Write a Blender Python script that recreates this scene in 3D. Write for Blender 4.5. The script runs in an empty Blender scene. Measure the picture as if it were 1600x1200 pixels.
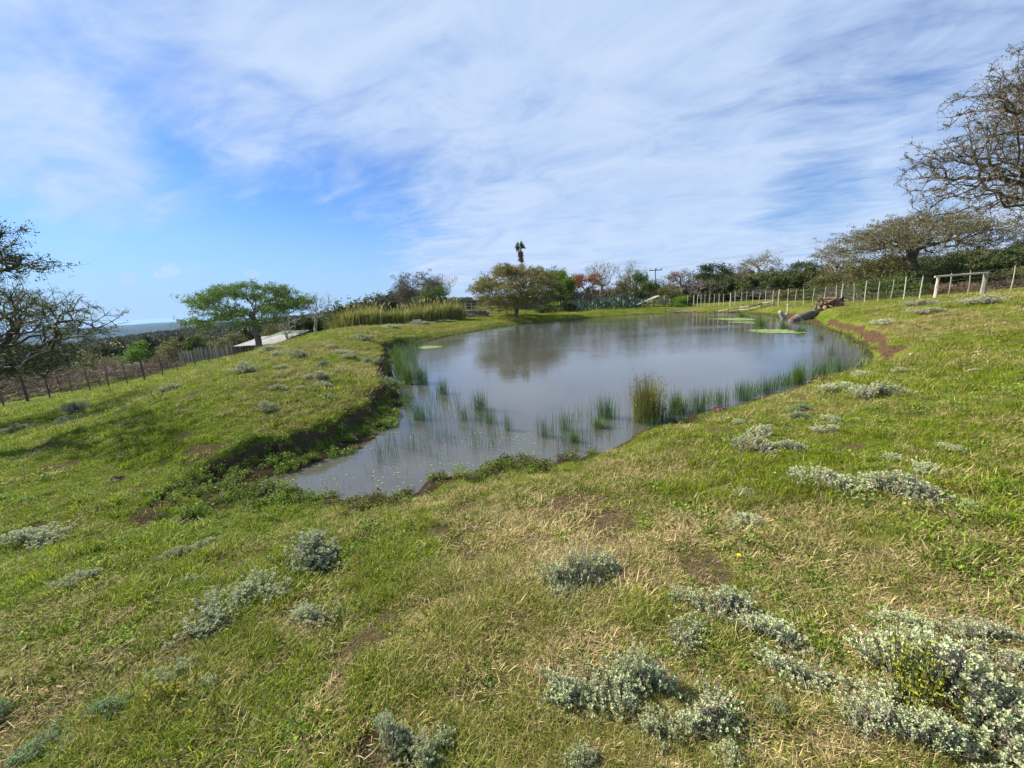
import bpy, math, random
import numpy as np
from mathutils import Vector, Matrix, Euler

# ------------------------------------------------------------------ camera, world, sun
SC = bpy.context.scene
COL = SC.collection
FOC = 625.0
PITCH = math.atan(128 / 625)
ROLL = math.radians(3.0)
CP = np.array([0, 0, 2.15])
FW = np.array([0, math.cos(PITCH), -math.sin(PITCH)])
R0 = np.array([1.0, 0, 0])
U0 = np.array([0, math.sin(PITCH), math.cos(PITCH)])
RT = math.cos(ROLL) * R0 - math.sin(ROLL) * U0
UP = math.sin(ROLL) * R0 + math.cos(ROLL) * U0

cam_d = bpy.data.cameras.new('camera')
cam = bpy.data.objects.new('camera', cam_d)
COL.objects.link(cam)
cam_d.sensor_width = 36
cam_d.lens = 36 * FOC / 1600
cam_d.clip_start = 0.05
cam_d.clip_end = 40000
m3 = Matrix(((RT[0], UP[0], -FW[0]), (RT[1], UP[1], -FW[1]), (RT[2], UP[2], -FW[2])))
cam.matrix_world = Matrix.Translation(Vector(CP)) @ m3.to_4x4()
SC.camera = cam

SUN_DIR = Vector((-0.86, 0.42, 0.0)).normalized()
SUN_EL = math.radians(37)
sd = Vector((SUN_DIR.x * math.cos(SUN_EL), SUN_DIR.y * math.cos(SUN_EL), math.sin(SUN_EL)))
sun_d = bpy.data.lights.new('sun', 'SUN')
sun_d.energy = 5.0
sun_d.angle = math.radians(0.6)
sun_d.color = (1.0, 0.90, 0.73)
sun = bpy.data.objects.new('sun', sun_d)
COL.objects.link(sun)
sun.rotation_euler = sd.to_track_quat('Z', 'Y').to_euler()

SC.view_settings.view_transform = 'Standard'
SC.view_settings.look = 'None'
SC.view_settings.exposure = 1.06
SC.view_settings.gamma = 1
SC.view_settings.use_curve_mapping = False
SC.cycles.max_bounces = 6
SC.cycles.transparent_max_bounces = 8
SC.cycles.use_denoising = True


def ray(x, y):
    return FW * FOC + RT * (x - 800) + UP * (600 - y)


def onz(x, y, z):
    d = ray(x, y)
    return CP + d * ((z - CP[2]) / d[2])


def atY(x, y, Y):
    d = ray(x, y)
    return CP + d * (Y / d[1])


class NT:
    """tiny node helper"""
    def __init__(s, tree):
        s.t = tree
        s.n = tree.nodes
        s.l = tree.links

    def new(s, typ, ins=None, **kw):
        nd = s.n.new(typ)
        for k, v in kw.items():
            setattr(nd, k, v)
        if ins:
            for k, v in ins.items():
                sock = nd.inputs[k]
                if isinstance(v, bpy.types.NodeSocket):
                    s.l.new(v, sock)
                else:
                    sock.default_value = v
        return nd

    def math(s, op, a, b=0.0, c=0.0, clamp=False):
        nd = s.n.new('ShaderNodeMath')
        nd.operation = op
        nd.use_clamp = clamp
        for i, v in enumerate((a, b, c)):
            if isinstance(v, bpy.types.NodeSocket):
                s.l.new(v, nd.inputs[i])
            else:
                nd.inputs[i].default_value = v
        return nd.outputs[0]

    def mix(s, f, a, b, blend='MIX'):
        nd = s.n.new('ShaderNodeMix')
        nd.data_type = 'RGBA'
        nd.blend_type = blend
        for i, v in ((0, f), (6, a), (7, b)):
            if isinstance(v, bpy.types.NodeSocket):
                s.l.new(v, nd.inputs[i])
            elif i == 0:
                nd.inputs[0].default_value = v
            else:
                nd.inputs[i].default_value = (*v[:3], 1)
        return nd.outputs[2]

    def noise(s, vec, scale, detail=4, rough=0.55, dist=0.0):
        nd = s.new('ShaderNodeTexNoise', {'Scale': scale, 'Detail': detail, 'Roughness': rough, 'Distortion': dist})
        if vec is not None:
            s.l.new(vec, nd.inputs['Vector'])
        return nd.outputs['Fac']

    def ramp(s, v, lo, hi):
        nd = s.new('ShaderNodeMapRange', {'Value': v, 'From Min': lo, 'From Max': hi})
        nd.interpolation_type = 'SMOOTHSTEP'
        return nd.outputs[0]


def dirn(px, py):
    d = ray(px, py)
    return d / np.linalg.norm(d)


world = bpy.data.worlds.new('World')
SC.world = world
world.use_nodes = True
w = NT(world.node_tree)
for n in list(w.n):
    w.n.remove(n)
sky = w.new('ShaderNodeTexSky', sky_type='NISHITA', sun_disc=False, sun_elevation=SUN_EL,
            sun_rotation=math.atan2(SUN_DIR.x, SUN_DIR.y), air_density=1.0, dust_density=0.4, ozone_density=2.5)
tc = w.new('ShaderNodeTexCoord')
gen = tc.outputs['Generated']
sep = w.new('ShaderNodeSeparateXYZ', {0: gen})
den = w.math('ADD', w.math('MAXIMUM', sep.outputs[2], 0.0), 0.14)
gx = w.math('DIVIDE', sep.outputs[0], den)
gy = w.math('DIVIDE', sep.outputs[1], den)
# streak frame: a = along the cirrus bands, b = across
ca, sa = -0.91, 0.41
aa = w.math('ADD', w.math('MULTIPLY', gx, ca), w.math('MULTIPLY', gy, sa))
bb = w.math('ADD', w.math('MULTIPLY', gx, -sa), w.math('MULTIPLY', gy, ca))


def cvec(ka, kb, off):
    return w.new('ShaderNodeCombineXYZ', {0: w.math('MULTIPLY', aa, ka), 1: w.math('MULTIPLY', bb, kb), 2: off}).outputs[0]


n1 = w.noise(cvec(0.42, 0.95, 3.1), 1.0, 3, 0.5, 0.5)
n2 = w.noise(cvec(0.95, 2.1, 7.7), 1.0, 9, 0.60, 1.1)
n3 = w.noise(cvec(2.8, 6.4, 1.3), 1.0, 8, 0.62, 1.6)
n4 = w.noise(cvec(2.0, 2.6, 5.3), 1.0, 12, 0.62, 0.8)


def blob(px, py, rad, soft=1.0):
    d = dirn(px, py)
    vm = w.new('ShaderNodeVectorMath', operation='DOT_PRODUCT')
    w.l.new(gen, vm.inputs[0])
    vm.inputs[1].default_value = tuple(d)
    c0 = math.cos(math.radians(rad * (1 + soft)))
    return w.ramp(vm.outputs['Value'], c0, math.cos(math.radians(max(0.01, rad * (1 - soft) + 0.01))))


def cen(nz, k): return w.math('MULTIPLY', w.math('SUBTRACT', nz, 0.5), k)


cov = w.math('ADD', w.math('ADD', cen(n1, 0.9), cen(n2, 1.15)), w.math('ADD', cen(n3, 0.55), cen(n4, 1.0)))
cov = w.math('ADD', cov, 0.55)
for px, py, r, s, amt in ((100, 310, 18, 1.0, -0.46), (420, 300, 14, .95, -0.32), (600, 385, 10, .95, -0.26), (200, 205, 6, .95, -0.34),
                          (1265, 322, 3.0, .95, -0.40), (1330, 262, 6, .95, -0.16), (175, 290, 7, .95, -0.26), (20, 330, 10, .95, -.12), (1560, 120, 10, .95, -.12), (250, 470, 18, .95, -0.22), (1350, 120, 22, .95, 0.14),
                          (930, 190, 24, .98, 0.10), (1100, 330, 20, 1.0, 0.08), (1000, 410, 20, 1.0, 0.10), (500, 60, 24, 1.0, 0.16),
                          (60, 100, 10, .95, 0.42), (330, 120, 11, .95, 0.40), (180, 30, 9, .95, .12), (40, 225, 4, .95, .12), (200, 375, 5, .95, 0.42), (60, 225, 5, .95, .34), (640, 320, 7, .95, .22), (110, 245, 4, .95, .22), (280, 250, 5, .95, .18), (500, 200, 7, .95, .2), (1500, 330, 12, .95, .1)):
    cov = w.math('ADD', cov, w.math('MULTIPLY', blob(px, py, r, s), amt))
dens = w.ramp(cov, -0.08, 1.0)
dens = w.math('MULTIPLY', dens, 0.90)
# small cumulus puffs low on the left
puff = None
for px, py, r in ((200, 435, 0.55), (206, 434, .4), (262, 425, 0.62), (270, 423, 0.55), (246, 430, 0.4), (391, 430, 0.5), (398, 429, .4)):
    b_ = blob(px, py, r, 0.95)
    puff = b_ if puff is None else w.math('MAXIMUM', puff, b_)
pn = w.noise(gen, 120, 5, 0.65)
puff = w.ramp(w.math('ADD', puff, w.math('MULTIPLY', w.math('SUBTRACT', pn, 0.5), 2.6)), 0.45, 1.1)
dens = w.math('MAXIMUM', dens, w.math('MULTIPLY', puff, 0.6))
# thin milky veil toward the horizon
hz = w.math('SUBTRACT', 1.0, w.ramp(sep.outputs[2], -0.02, 0.26))
tint = w.mix(1.0, sky.outputs[0], (0.54, 0.86, 1.34), 'MULTIPLY')
base = w.mix(w.math('MULTIPLY', hz, 0.90), tint, (3.9, 5.9, 8.9))
cl_shade = w.ramp(n4, 0.3, 0.75)
cloud = w.mix(cl_shade, (4.9, 6.4, 9.0), (6.3, 7.5, 9.5))
colr = w.mix(dens, base, cloud)
bg = w.new('ShaderNodeBackground', {'Color': colr, 'Strength': 0.0515})
out = w.new('ShaderNodeOutputWorld', {'Surface': bg.outputs[0]})

# ------------------------------------------------------------------ helpers
rng = np.random.default_rng(7)


def hash2(ix, iy, seed):
    h = (ix.astype(np.int64) * 374761393 + iy.astype(np.int64) * 668265263 + seed * 1442695041) & 0xffffffff
    h = ((h ^ (h >> 13)) * 1274126177) & 0xffffffff
    return ((h ^ (h >> 16)) & 0xffff) / 65535.0


def vnoise(x, y, s=1.0, seed=0):
    x = np.asarray(x, float) / s
    y = np.asarray(y, float) / s
    ix, iy = np.floor(x), np.floor(y)
    fx, fy = x - ix, y - iy
    fx = fx * fx * (3 - 2 * fx)
    fy = fy * fy * (3 - 2 * fy)
    a = hash2(ix, iy, seed); b = hash2(ix + 1, iy, seed)
    c = hash2(ix, iy + 1, seed); d = hash2(ix + 1, iy + 1, seed)
    return (a * (1 - fx) + b * fx) * (1 - fy) + (c * (1 - fx) + d * fx) * fy


def fbm(x, y, s=1.0, seed=0, octv=4):
    t = 0; amp = .5; tot = 0
    for k in range(octv):
        t = t + amp * vnoise(np.asarray(x) + 17.3 * k, np.asarray(y) - 9.1 * k, s / 2 ** k, seed + k)
        tot += amp; amp *= .5
    return t / tot


def sm(x, a, b):
    t = np.clip((x - a) / (b - a), 0, 1)
    return t * t * (3 - 2 * t)


def mesh_np(name, V, F, mats=(), mat_idx=None, smooth=False, attrs=None):
    """V (n,3); F list of (m,k) int arrays"""
    V = np.asarray(V, dtype=np.float32)
    if isinstance(F, np.ndarray):
        F = [F]
    F = [f for f in F if len(f)]
    me = bpy.data.meshes.new(name)
    me.vertices.add(len(V))
    me.vertices.foreach_set('co', V.ravel())
    if F:
        loops = np.concatenate([f.ravel() for f in F]).astype(np.int32)
        sizes = np.concatenate([np.full(len(f), f.shape[1]) for f in F]).astype(np.int32)
        starts = np.concatenate([[0], np.cumsum(sizes)[:-1]]).astype(np.int32)
        me.loops.add(len(loops))
        me.loops.foreach_set('vertex_index', loops)
        me.polygons.add(len(sizes))
        me.polygons.foreach_set('loop_start', starts)
        me.polygons.foreach_set('loop_total', sizes)
        if mat_idx is not None:
            me.polygons.foreach_set('material_index', np.asarray(mat_idx, dtype=np.int32))
        me.polygons.foreach_set('use_smooth', np.full(len(sizes), smooth))
    for m in mats:
        me.materials.append(m)
    me.update(calc_edges=True)
    if attrs:
        for k, v in attrs.items():
            a = me.attributes.new(k, 'FLOAT', 'POINT')
            a.data.foreach_set('value', np.asarray(v, dtype=np.float32))
    return me


def obj(name, me, parent=None, kind=None, loc=None, label=None, cat=None, group=None):
    o = bpy.data.objects.new(name, me)
    COL.objects.link(o)
    if parent is not None:
        o.parent = parent
    if loc is not None:
        o.location = loc
    tag(o, label, cat, group, kind)
    return o


def tag(o, label=None, cat=None, group=None, kind=None):
    if label: o['label'] = label
    if cat: o['category'] = cat
    if group: o['group'] = group
    if kind: o['kind'] = kind
    return o


def thing(name, label, cat, loc=(0, 0, 0), rotz=0.0, group=None):
    o = bpy.data.objects.new(name, None)
    o.empty_display_size = 0.2
    COL.objects.link(o)
    o.location = loc
    o.rotation_euler = (0, 0, rotz)
    return tag(o, label, cat, group)


def dup(root, loc, rotz=0.0, scale=None, label=None, group=None):
    r = root.copy()
    COL.objects.link(r)
    r.location = loc
    r.rotation_euler = (0, 0, rotz)
    if scale is not None:
        r.scale = scale
    if label: r['label'] = label
    if group: r['group'] = group
    for ch in list(root.children):
        c = ch.copy()
        COL.objects.link(c)
        c.parent = r
        for g in ch.children:
            d = g.copy()
            COL.objects.link(d)
            d.parent = c
    return r


class MB:
    """collects V, F"""
    def __init__(s):
        s.V = []; s.F = {}; s.n = 0; s.A = []

    def add(s, V, Fs, a=0.5):
        V = np.asarray(V, float)
        for f in (Fs if isinstance(Fs, list) else [Fs]):
            f = np.asarray(f)
            s.F.setdefault(f.shape[1], []).append(f + s.n)
        s.V.append(V); s.n += len(V)
        s.A.append(np.full(len(V), a) if np.isscalar(a) else np.asarray(a))

    def box(s, c, size, R=None, a=.5, jit=0):
        x, y, z = np.array(size) / 2
        V = np.array([[i * x, j * y, k * z] for i in (-1, 1) for j in (-1, 1) for k in (-1, 1)])
        if jit: V += rng.normal(0, jit, V.shape)
        if R is not None: V = V @ np.array(R).T
        s.add(V + np.array(c), np.array([[0, 1, 3, 2], [4, 6, 7, 5], [0, 4, 5, 1], [2, 3, 7, 6], [0, 2, 6, 4], [1, 5, 7, 3]]), a)

    def tube(s, P, r, k=6, a=.5, cap=True, wob=0.0):
        P = np.asarray(P, float)
        r = np.broadcast_to(np.asarray(r, float), (len(P),)).copy()
        T = np.gradient(P, axis=0)
        T /= np.linalg.norm(T, axis=1)[:, None] + 1e-9
        ref = np.array([0, 0, 1.0]) if abs(T[0][2]) < .9 else np.array([1.0, 0, 0])
        V = []
        for i in range(len(P)):
            u = np.cross(T[i], ref); u /= np.linalg.norm(u) + 1e-9
            v = np.cross(T[i], u)
            ang = np.arange(k) * 2 * math.pi / k
            rr = r[i] * (1 + (rng.normal(0, wob, k) if wob else 0))
            V.append(P[i] + (np.cos(ang) * rr)[:, None] * u + (np.sin(ang) * rr)[:, None] * v)
        V = np.concatenate(V)
        F = []
        for i in range(len(P) - 1):
            for j in range(k):
                F.append([i * k + j, i * k + (j + 1) % k, (i + 1) * k + (j + 1) % k, (i + 1) * k + j])
        Fs = [np.array(F)]
        if cap:
            Fs.append(np.array([list(range(k))[::-1], [(len(P) - 1) * k + j for j in range(k)]]))
        s.add(V, Fs, a)

    def mesh(s, name, mats, smooth=False):
        return mesh_np(name, np.concatenate(s.V), [np.concatenate(v) for v in s.F.values()], mats, smooth=smooth,
                       attrs={'v': np.concatenate(s.A)})

    def build(s, name, mats, parent=None, smooth=False, **kw):
        return obj(name, s.mesh(name, mats if isinstance(mats, (list, tuple)) else [mats], smooth), parent, **kw)


# ------------------------------------------------------------------ materials
def new_mat(name):
    m = bpy.data.materials.new(name)
    m.use_nodes = True
    nt = NT(m.node_tree)
    for n in list(nt.n):
        nt.n.remove(n)
    return m, nt


def foliage_mat(name, c1, c2, c3=None, trans=0.25, rough=0.55, objvar=0.25, inst=False, straw=None):
    """colour from per-leaf 'v' and per-object random; inst adds an instancer tint toward straw"""
    m, t = new_mat(name)
    v = t.new('ShaderNodeAttribute', attribute_name='v').outputs['Fac']
    oi = t.new('ShaderNodeObjectInfo').outputs['Random']
    col = t.mix(v, c1, c2)
    if c3 is not None:
        col = t.mix(t.ramp(v, 0.80, 0.97), col, c3)
    if inst:
        tn = t.new('ShaderNodeAttribute', attribute_name='tint', attribute_type='INSTANCER').outputs['Fac']
        k = t.math('ADD', t.math('MULTIPLY', tn, 1.0), t.math('MULTIPLY', t.math('SUBTRACT', v, 0.5), 0.75), clamp=True)
        col = t.mix(t.ramp(k, 0.25, 0.75), col, straw)
        br = t.math('ADD', 0.55, t.math('MULTIPLY', oi, 0.85))
    else:
        br = t.math('ADD', 1 - objvar / 2, t.math('MULTIPLY', oi, objvar))
    cc = t.new('ShaderNodeHueSaturation', {'Value': br, 'Color': col}).outputs[0]
    b = t.new('ShaderNodeBsdfPrincipled', {'Base Color': cc, 'Roughness': rough, 'Specular IOR Level': 0.14})
    o = b.outputs[0]
    if trans > 0:
        tr = t.new('ShaderNodeBsdfTranslucent', {'Color': cc})
        mx = t.new('ShaderNodeMixShader', {0: trans})
        t.l.new(o, mx.inputs[1]); t.l.new(tr.outputs[0], mx.inputs[2])
        o = mx.outputs[0]
    t.new('ShaderNodeOutputMaterial', {0: o})
    return m


def rough_mat(name, c1, c2, scale=8, stretch=(1, 1, 1), bump=0.4, rough=0.85, c3=None):
    m, t = new_mat(name)
    co = t.new('ShaderNodeTexCoord').outputs['Object']
    mp = t.new('ShaderNodeMapping', {0: co, 'Scale': stretch}).outputs[0]
    n = t.noise(mp, scale, 6, 0.65)
    n_ = t.noise(mp, scale * 3.7, 5, 0.6)
    v = t.new('ShaderNodeAttribute', attribute_name='v').outputs['Fac']
    f = t.ramp(t.math('ADD', n, t.math('MULTIPLY', t.math('SUBTRACT', v, 0.5), 0.3)), 0.32, 0.68)
    col = t.mix(f, c1, c2)
    if c3 is not None:
        col = t.mix(t.ramp(n_, 0.55, 0.7), col, c3)
    oi = t.new('ShaderNodeObjectInfo').outputs['Random']
    col = t.new('ShaderNodeHueSaturation', {'Value': t.math('ADD', 0.85, t.math('MULTIPLY', oi, 0.3)), 'Color': col}).outputs[0]
    bp = t.new('ShaderNodeBump', {'Strength': bump, 'Distance': 0.02, 'Height': t.math('ADD', n, t.math('MULTIPLY', n_, .5))})
    b = t.new('ShaderNodeBsdfPrincipled', {'Base Color': col, 'Roughness': rough, 'Normal': bp.outputs[0], 'Specular IOR Level': 0.25})
    t.new('ShaderNodeOutputMaterial', {0: b.outputs[0]})
    return m


M = {}
M['bark_grey'] = rough_mat('bark_grey', (0.12, 0.10, 0.085), (0.27, 0.245, 0.22), 5, (3, 3, .7))
M['bark_dark'] = rough_mat('bark_dark', (0.045, 0.037, 0.03), (0.12, 0.10, 0.085), 5, (3, 3, .7))
M['bark_pale'] = rough_mat('bark_pale', (0.25, 0.23, 0.21), (0.44, 0.41, 0.38), 5, (3, 3, .7))
M['twig_brown'] = rough_mat('twig_brown', (0.085, 0.07, 0.06), (0.18, 0.15, 0.13), 5, (2, 2, 1))
M['twig_purple'] = rough_mat('twig_purple', (0.16, 0.125, 0.11), (0.27, 0.22, 0.20), 5, (2, 2, 1))
M['post_pale'] = rough_mat('post_pale', (0.27, 0.25, 0.20), (0.47, 0.44, 0.35), 6, (4, 4, .5), c3=(0.28, 0.26, 0.2))
M['post_dark'] = rough_mat('post_dark', (0.05, 0.04, 0.032), (0.14, 0.115, 0.095), 6, (4, 4, .5))
M['wood_red'] = rough_mat('wood_red', (0.10, 0.055, 0.035), (0.34, 0.22, 0.14), 9, (1, 1, 1), c3=(0.46, 0.37, 0.27))
M['wood_grey'] = rough_mat('wood_grey', (0.045, 0.032, 0.028), (0.17, 0.135, 0.12), 4, (1, 1, 1), c3=(0.40, 0.36, 0.33))
M['soil'] = rough_mat('soil', (0.07, 0.04, 0.025), (0.19, 0.115, 0.075), 12, bump=1.0)
M['wire'] = rough_mat('wire', (0.18, 0.18, 0.18), (0.3, 0.3, 0.3), 6)
M['roof_grey'] = rough_mat('roof_grey', (0.42, 0.39, 0.36), (0.60, 0.57, 0.53), 1.5, (1, 1, 1), bump=.1)
M['roof_green'] = rough_mat('roof_green', (0.27, 0.35, 0.17), (0.38, 0.46, 0.25), 1.2, bump=.1)
M['plaster'] = rough_mat('plaster', (0.55, 0.50, 0.45), (0.72, 0.68, 0.62), 2, bump=.2)
M['stone'] = rough_mat('stone', (0.16, 0.15, 0.14), (0.36, 0.34, 0.32), 3, bump=.8)
M['concrete'] = rough_mat('concrete', (0.42, 0.40, 0.36), (0.60, 0.57, 0.52), 3, bump=.3)
G = {}
G['acacia_green'] = foliage_mat('acacia_green', (0.055, 0.105, 0.022), (0.17, 0.27, 0.05), trans=.3)
G['acacia_olive'] = foliage_mat('acacia_olive', (0.105, 0.105, 0.034), (0.28, 0.255, 0.085), trans=.3)
G['acacia_dull'] = foliage_mat('acacia_dull', (0.075, 0.075, 0.034), (0.20, 0.18, 0.08), (0.2, 0.15, 0.09), trans=.25)
G['dark_green'] = foliage_mat('dark_green', (0.022, 0.045, 0.014), (0.07, 0.115, 0.032), trans=.2)
G['mid_green'] = foliage_mat('mid_green', (0.05, 0.085, 0.020), (0.14, 0.195, 0.05), trans=.3)
G['bright_green'] = foliage_mat('bright_green', (0.06, 0.13, 0.015), (0.16, 0.28, 0.04), trans=.35)
G['yellow_green'] = foliage_mat('yellow_green', (0.13, 0.16, 0.02), (0.42, 0.40, 0.05), trans=.35)
G['rust'] = foliage_mat('rust', (0.20, 0.08, 0.035), (0.42, 0.17, 0.08), (0.30, 0.2, 0.1), trans=.3)
G['brown_brush'] = foliage_mat('brown_brush', (0.12, 0.085, 0.055), (0.27, 0.195, 0.13), (0.34, 0.25, 0.17), trans=.15)
G['purple_brush'] = foliage_mat('purple_brush', (0.085, 0.08, 0.05), (0.20, 0.175, 0.115), trans=.15)
G['grey_brush'] = foliage_mat('grey_brush', (0.12, 0.115, 0.085), (0.26, 0.24, 0.185), trans=.15)
G['pale_leaf'] = foliage_mat('pale_leaf', (0.16, 0.18, 0.11), (0.36, 0.37, 0.27), trans=.3)
G['olive_brush'] = foliage_mat('olive_brush', (0.09, 0.10, 0.035), (0.23, 0.22, 0.09), trans=.25)
G['cactus'] = foliage_mat('cactus', (0.07, 0.12, 0.085), (0.16, 0.24, 0.17), trans=0)
G['reed'] = foliage_mat('reed', (0.05, 0.11, 0.02), (0.13, 0.24, 0.05), (0.26, 0.24, 0.1), trans=.3)
G['reed_blue'] = foliage_mat('reed_blue', (0.045, 0.10, 0.04), (0.10, 0.19, 0.075), (0.2, 0.2, 0.1), trans=.3)
G['reed_brown'] = foliage_mat('reed_brown', (0.085, 0.13, 0.03), (0.21, 0.21, 0.065), (0.26, 0.15, 0.06), trans=.2)
G['tall_grass'] = foliage_mat('tall_grass', (0.13, 0.18, 0.035), (0.38, 0.37, 0.11), (0.60, 0.52, 0.28), trans=.35)
G['sage'] = foliage_mat('sage', (0.35, 0.42, 0.21), (0.62, 0.68, 0.42), (0.52, 0.45, 0.38), trans=.22, objvar=.22)
G['sage_green'] = foliage_mat('sage_green', (0.18, 0.27, 0.11), (0.36, 0.48, 0.25), trans=.25, objvar=.2)
G['sage_dry'] = foliage_mat('sage_dry', (0.24, 0.19, 0.17), (0.46, 0.39, 0.36), trans=.12, objvar=.2)
G['algae'] = foliage_mat('algae', (0.19, 0.28, 0.09), (0.31, 0.40, 0.15), trans=.1)
G['weed'] = foliage_mat('weed', (0.085, 0.18, 0.02), (0.24, 0.36, 0.045), (0.34, 0.40, 0.08), trans=.3, inst=True, straw=(0.15, 0.10, 0.06))
G['forest'] = foliage_mat('forest', (0.034, 0.052, 0.016), (0.10, 0.125, 0.038), trans=.12, inst=True, straw=(0.14, 0.115, 0.075))
G['grass'] = foliage_mat('grass', (0.06, 0.125, 0.006), (0.33, 0.40, 0.022), trans=.42, inst=True, straw=(0.46, 0.39, 0.16), rough=.5)
G['thatch'] = foliage_mat('thatch', (0.19, 0.14, 0.06), (0.50, 0.41, 0.20), trans=.15, inst=True, straw=(0.55, 0.45, 0.23), rough=.7)
G['petal'] = foliage_mat('petal', (0.8, 0.6, 0.02), (0.85, 0.7, 0.03), trans=.2)
G['chip'] = foliage_mat('chip', (0.42, 0.30, 0.18), (0.66, 0.52, 0.36), trans=0)

# ------------------------------------------------------------------ pond outline and terrain
# (px, py, shelf width, bank width) of the waterline, projected on the water plane z = 0
OUT = [(400, 757, .65, .36), (440, 742, .5, .32), (500, 722, .40, .32), (570, 700, .34, .30), (600, 672, .3, .32), (625, 650, .25, .32), (618, 610, .2, .4), (612, 570, .12, .45),
       (622, 549, .1, .55), (660, 535, .1, .7), (720, 522, .1, .9), (800, 508, .2, .9), (870, 501, .3, 1.2), (960, 494, .5, 2.4), (1050, 489, .5, 2.2),
       (1130, 488, .3, 1.2), (1210, 494, 1.2, 1.5), (1290, 515, .2, .5), (1330, 535, .2, .42), (1358, 556, .12, .40), (1340, 572, .12, .8),
       (1290, 592, .1, 1.3), (1220, 612, .1, 1.3), (1130, 640, .1, 1.2), (1070, 655, .1, 1.1), (1000, 682, .1, 1.0), (940, 705, .12, 1.0), (880, 720, .2, 1.2),
       (800, 722, .3, 1.3), (740, 735, .3, 1.3), (690, 745, .3, 1.3), (640, 769, .22, 1.3), (560, 781, .22, 1.4), (480, 776, .25, 1.2), (430, 768, .3, 1.1)]
pts = np.array([[*onz(a, b, 0)[:2], s, bw] for a, b, s, bw in OUT])
n = len(pts)
res = []
for i in range(n):
    p0, p1, p2, p3 = pts[i - 1], pts[i], pts[(i + 1) % n], pts[(i + 2) % n]
    for t in np.arange(4) / 4:
        res.append(0.5 * ((2 * p1) + (-p0 + p2) * t + (2 * p0 - 5 * p1 + 4 * p2 - p3) * t * t + (-p0 + 3 * p1 - 3 * p2 + p3) * t ** 3))
POND = np.array(res)
# ragged edge
cen = POND[:, :2].mean(0)
for i in range(len(POND)):
    d = np.linalg.norm(POND[i, :2])
    POND[i, :2] += rng.normal(0, 0.012 * min(d, 12), 2)


def pond_dist(x, y):
    """signed distance to the waterline (positive outside), shelf and bank widths there"""
    x = np.asarray(x, float).ravel(); y = np.asarray(y, float).ravel()
    best = np.full(len(x), 1e9); sh = np.zeros(len(x)); bw = np.ones(len(x)); inside = np.zeros(len(x), bool)
    n = len(POND)
    for i in range(n):
        a = POND[i]; b = POND[(i + 1) % n]
        ex, ey = b[0] - a[0], b[1] - a[1]
        t = np.clip(((x - a[0]) * ex + (y - a[1]) * ey) / (ex * ex + ey * ey + 1e-12), 0, 1)
        dx = x - a[0] - t * ex; dy = y - a[1] - t * ey
        d = dx * dx + dy * dy
        k = d < best
        best[k] = d[k]
        sh[k] = (a[2] + t * (b[2] - a[2]))[k]; bw[k] = (a[3] + t * (b[3] - a[3]))[k]
        c = ((a[1] > y) != (b[1] > y)) & (x < (b[0] - a[0]) * (y - a[1]) / (b[1] - a[1] + 1e-12) + a[0])
        inside ^= c
    best = np.sqrt(best)
    return np.where(inside, -best, best), sh, bw


def Q(px, Y, z):      # world point in picture column px at depth Y and height z
    k = (px - 800) / FOC
    # RT.(v) = k FW.(v), v=(X,Y,z-cz)
    vz = z - CP[2]
    X = (k * (FW[1] * Y + FW[2] * vz) - RT[1] * Y - RT[2] * vz) / RT[0]
    return (X, Y, z)


def Pz(px, py, z):
    return tuple(onz(px, py, z))


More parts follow.
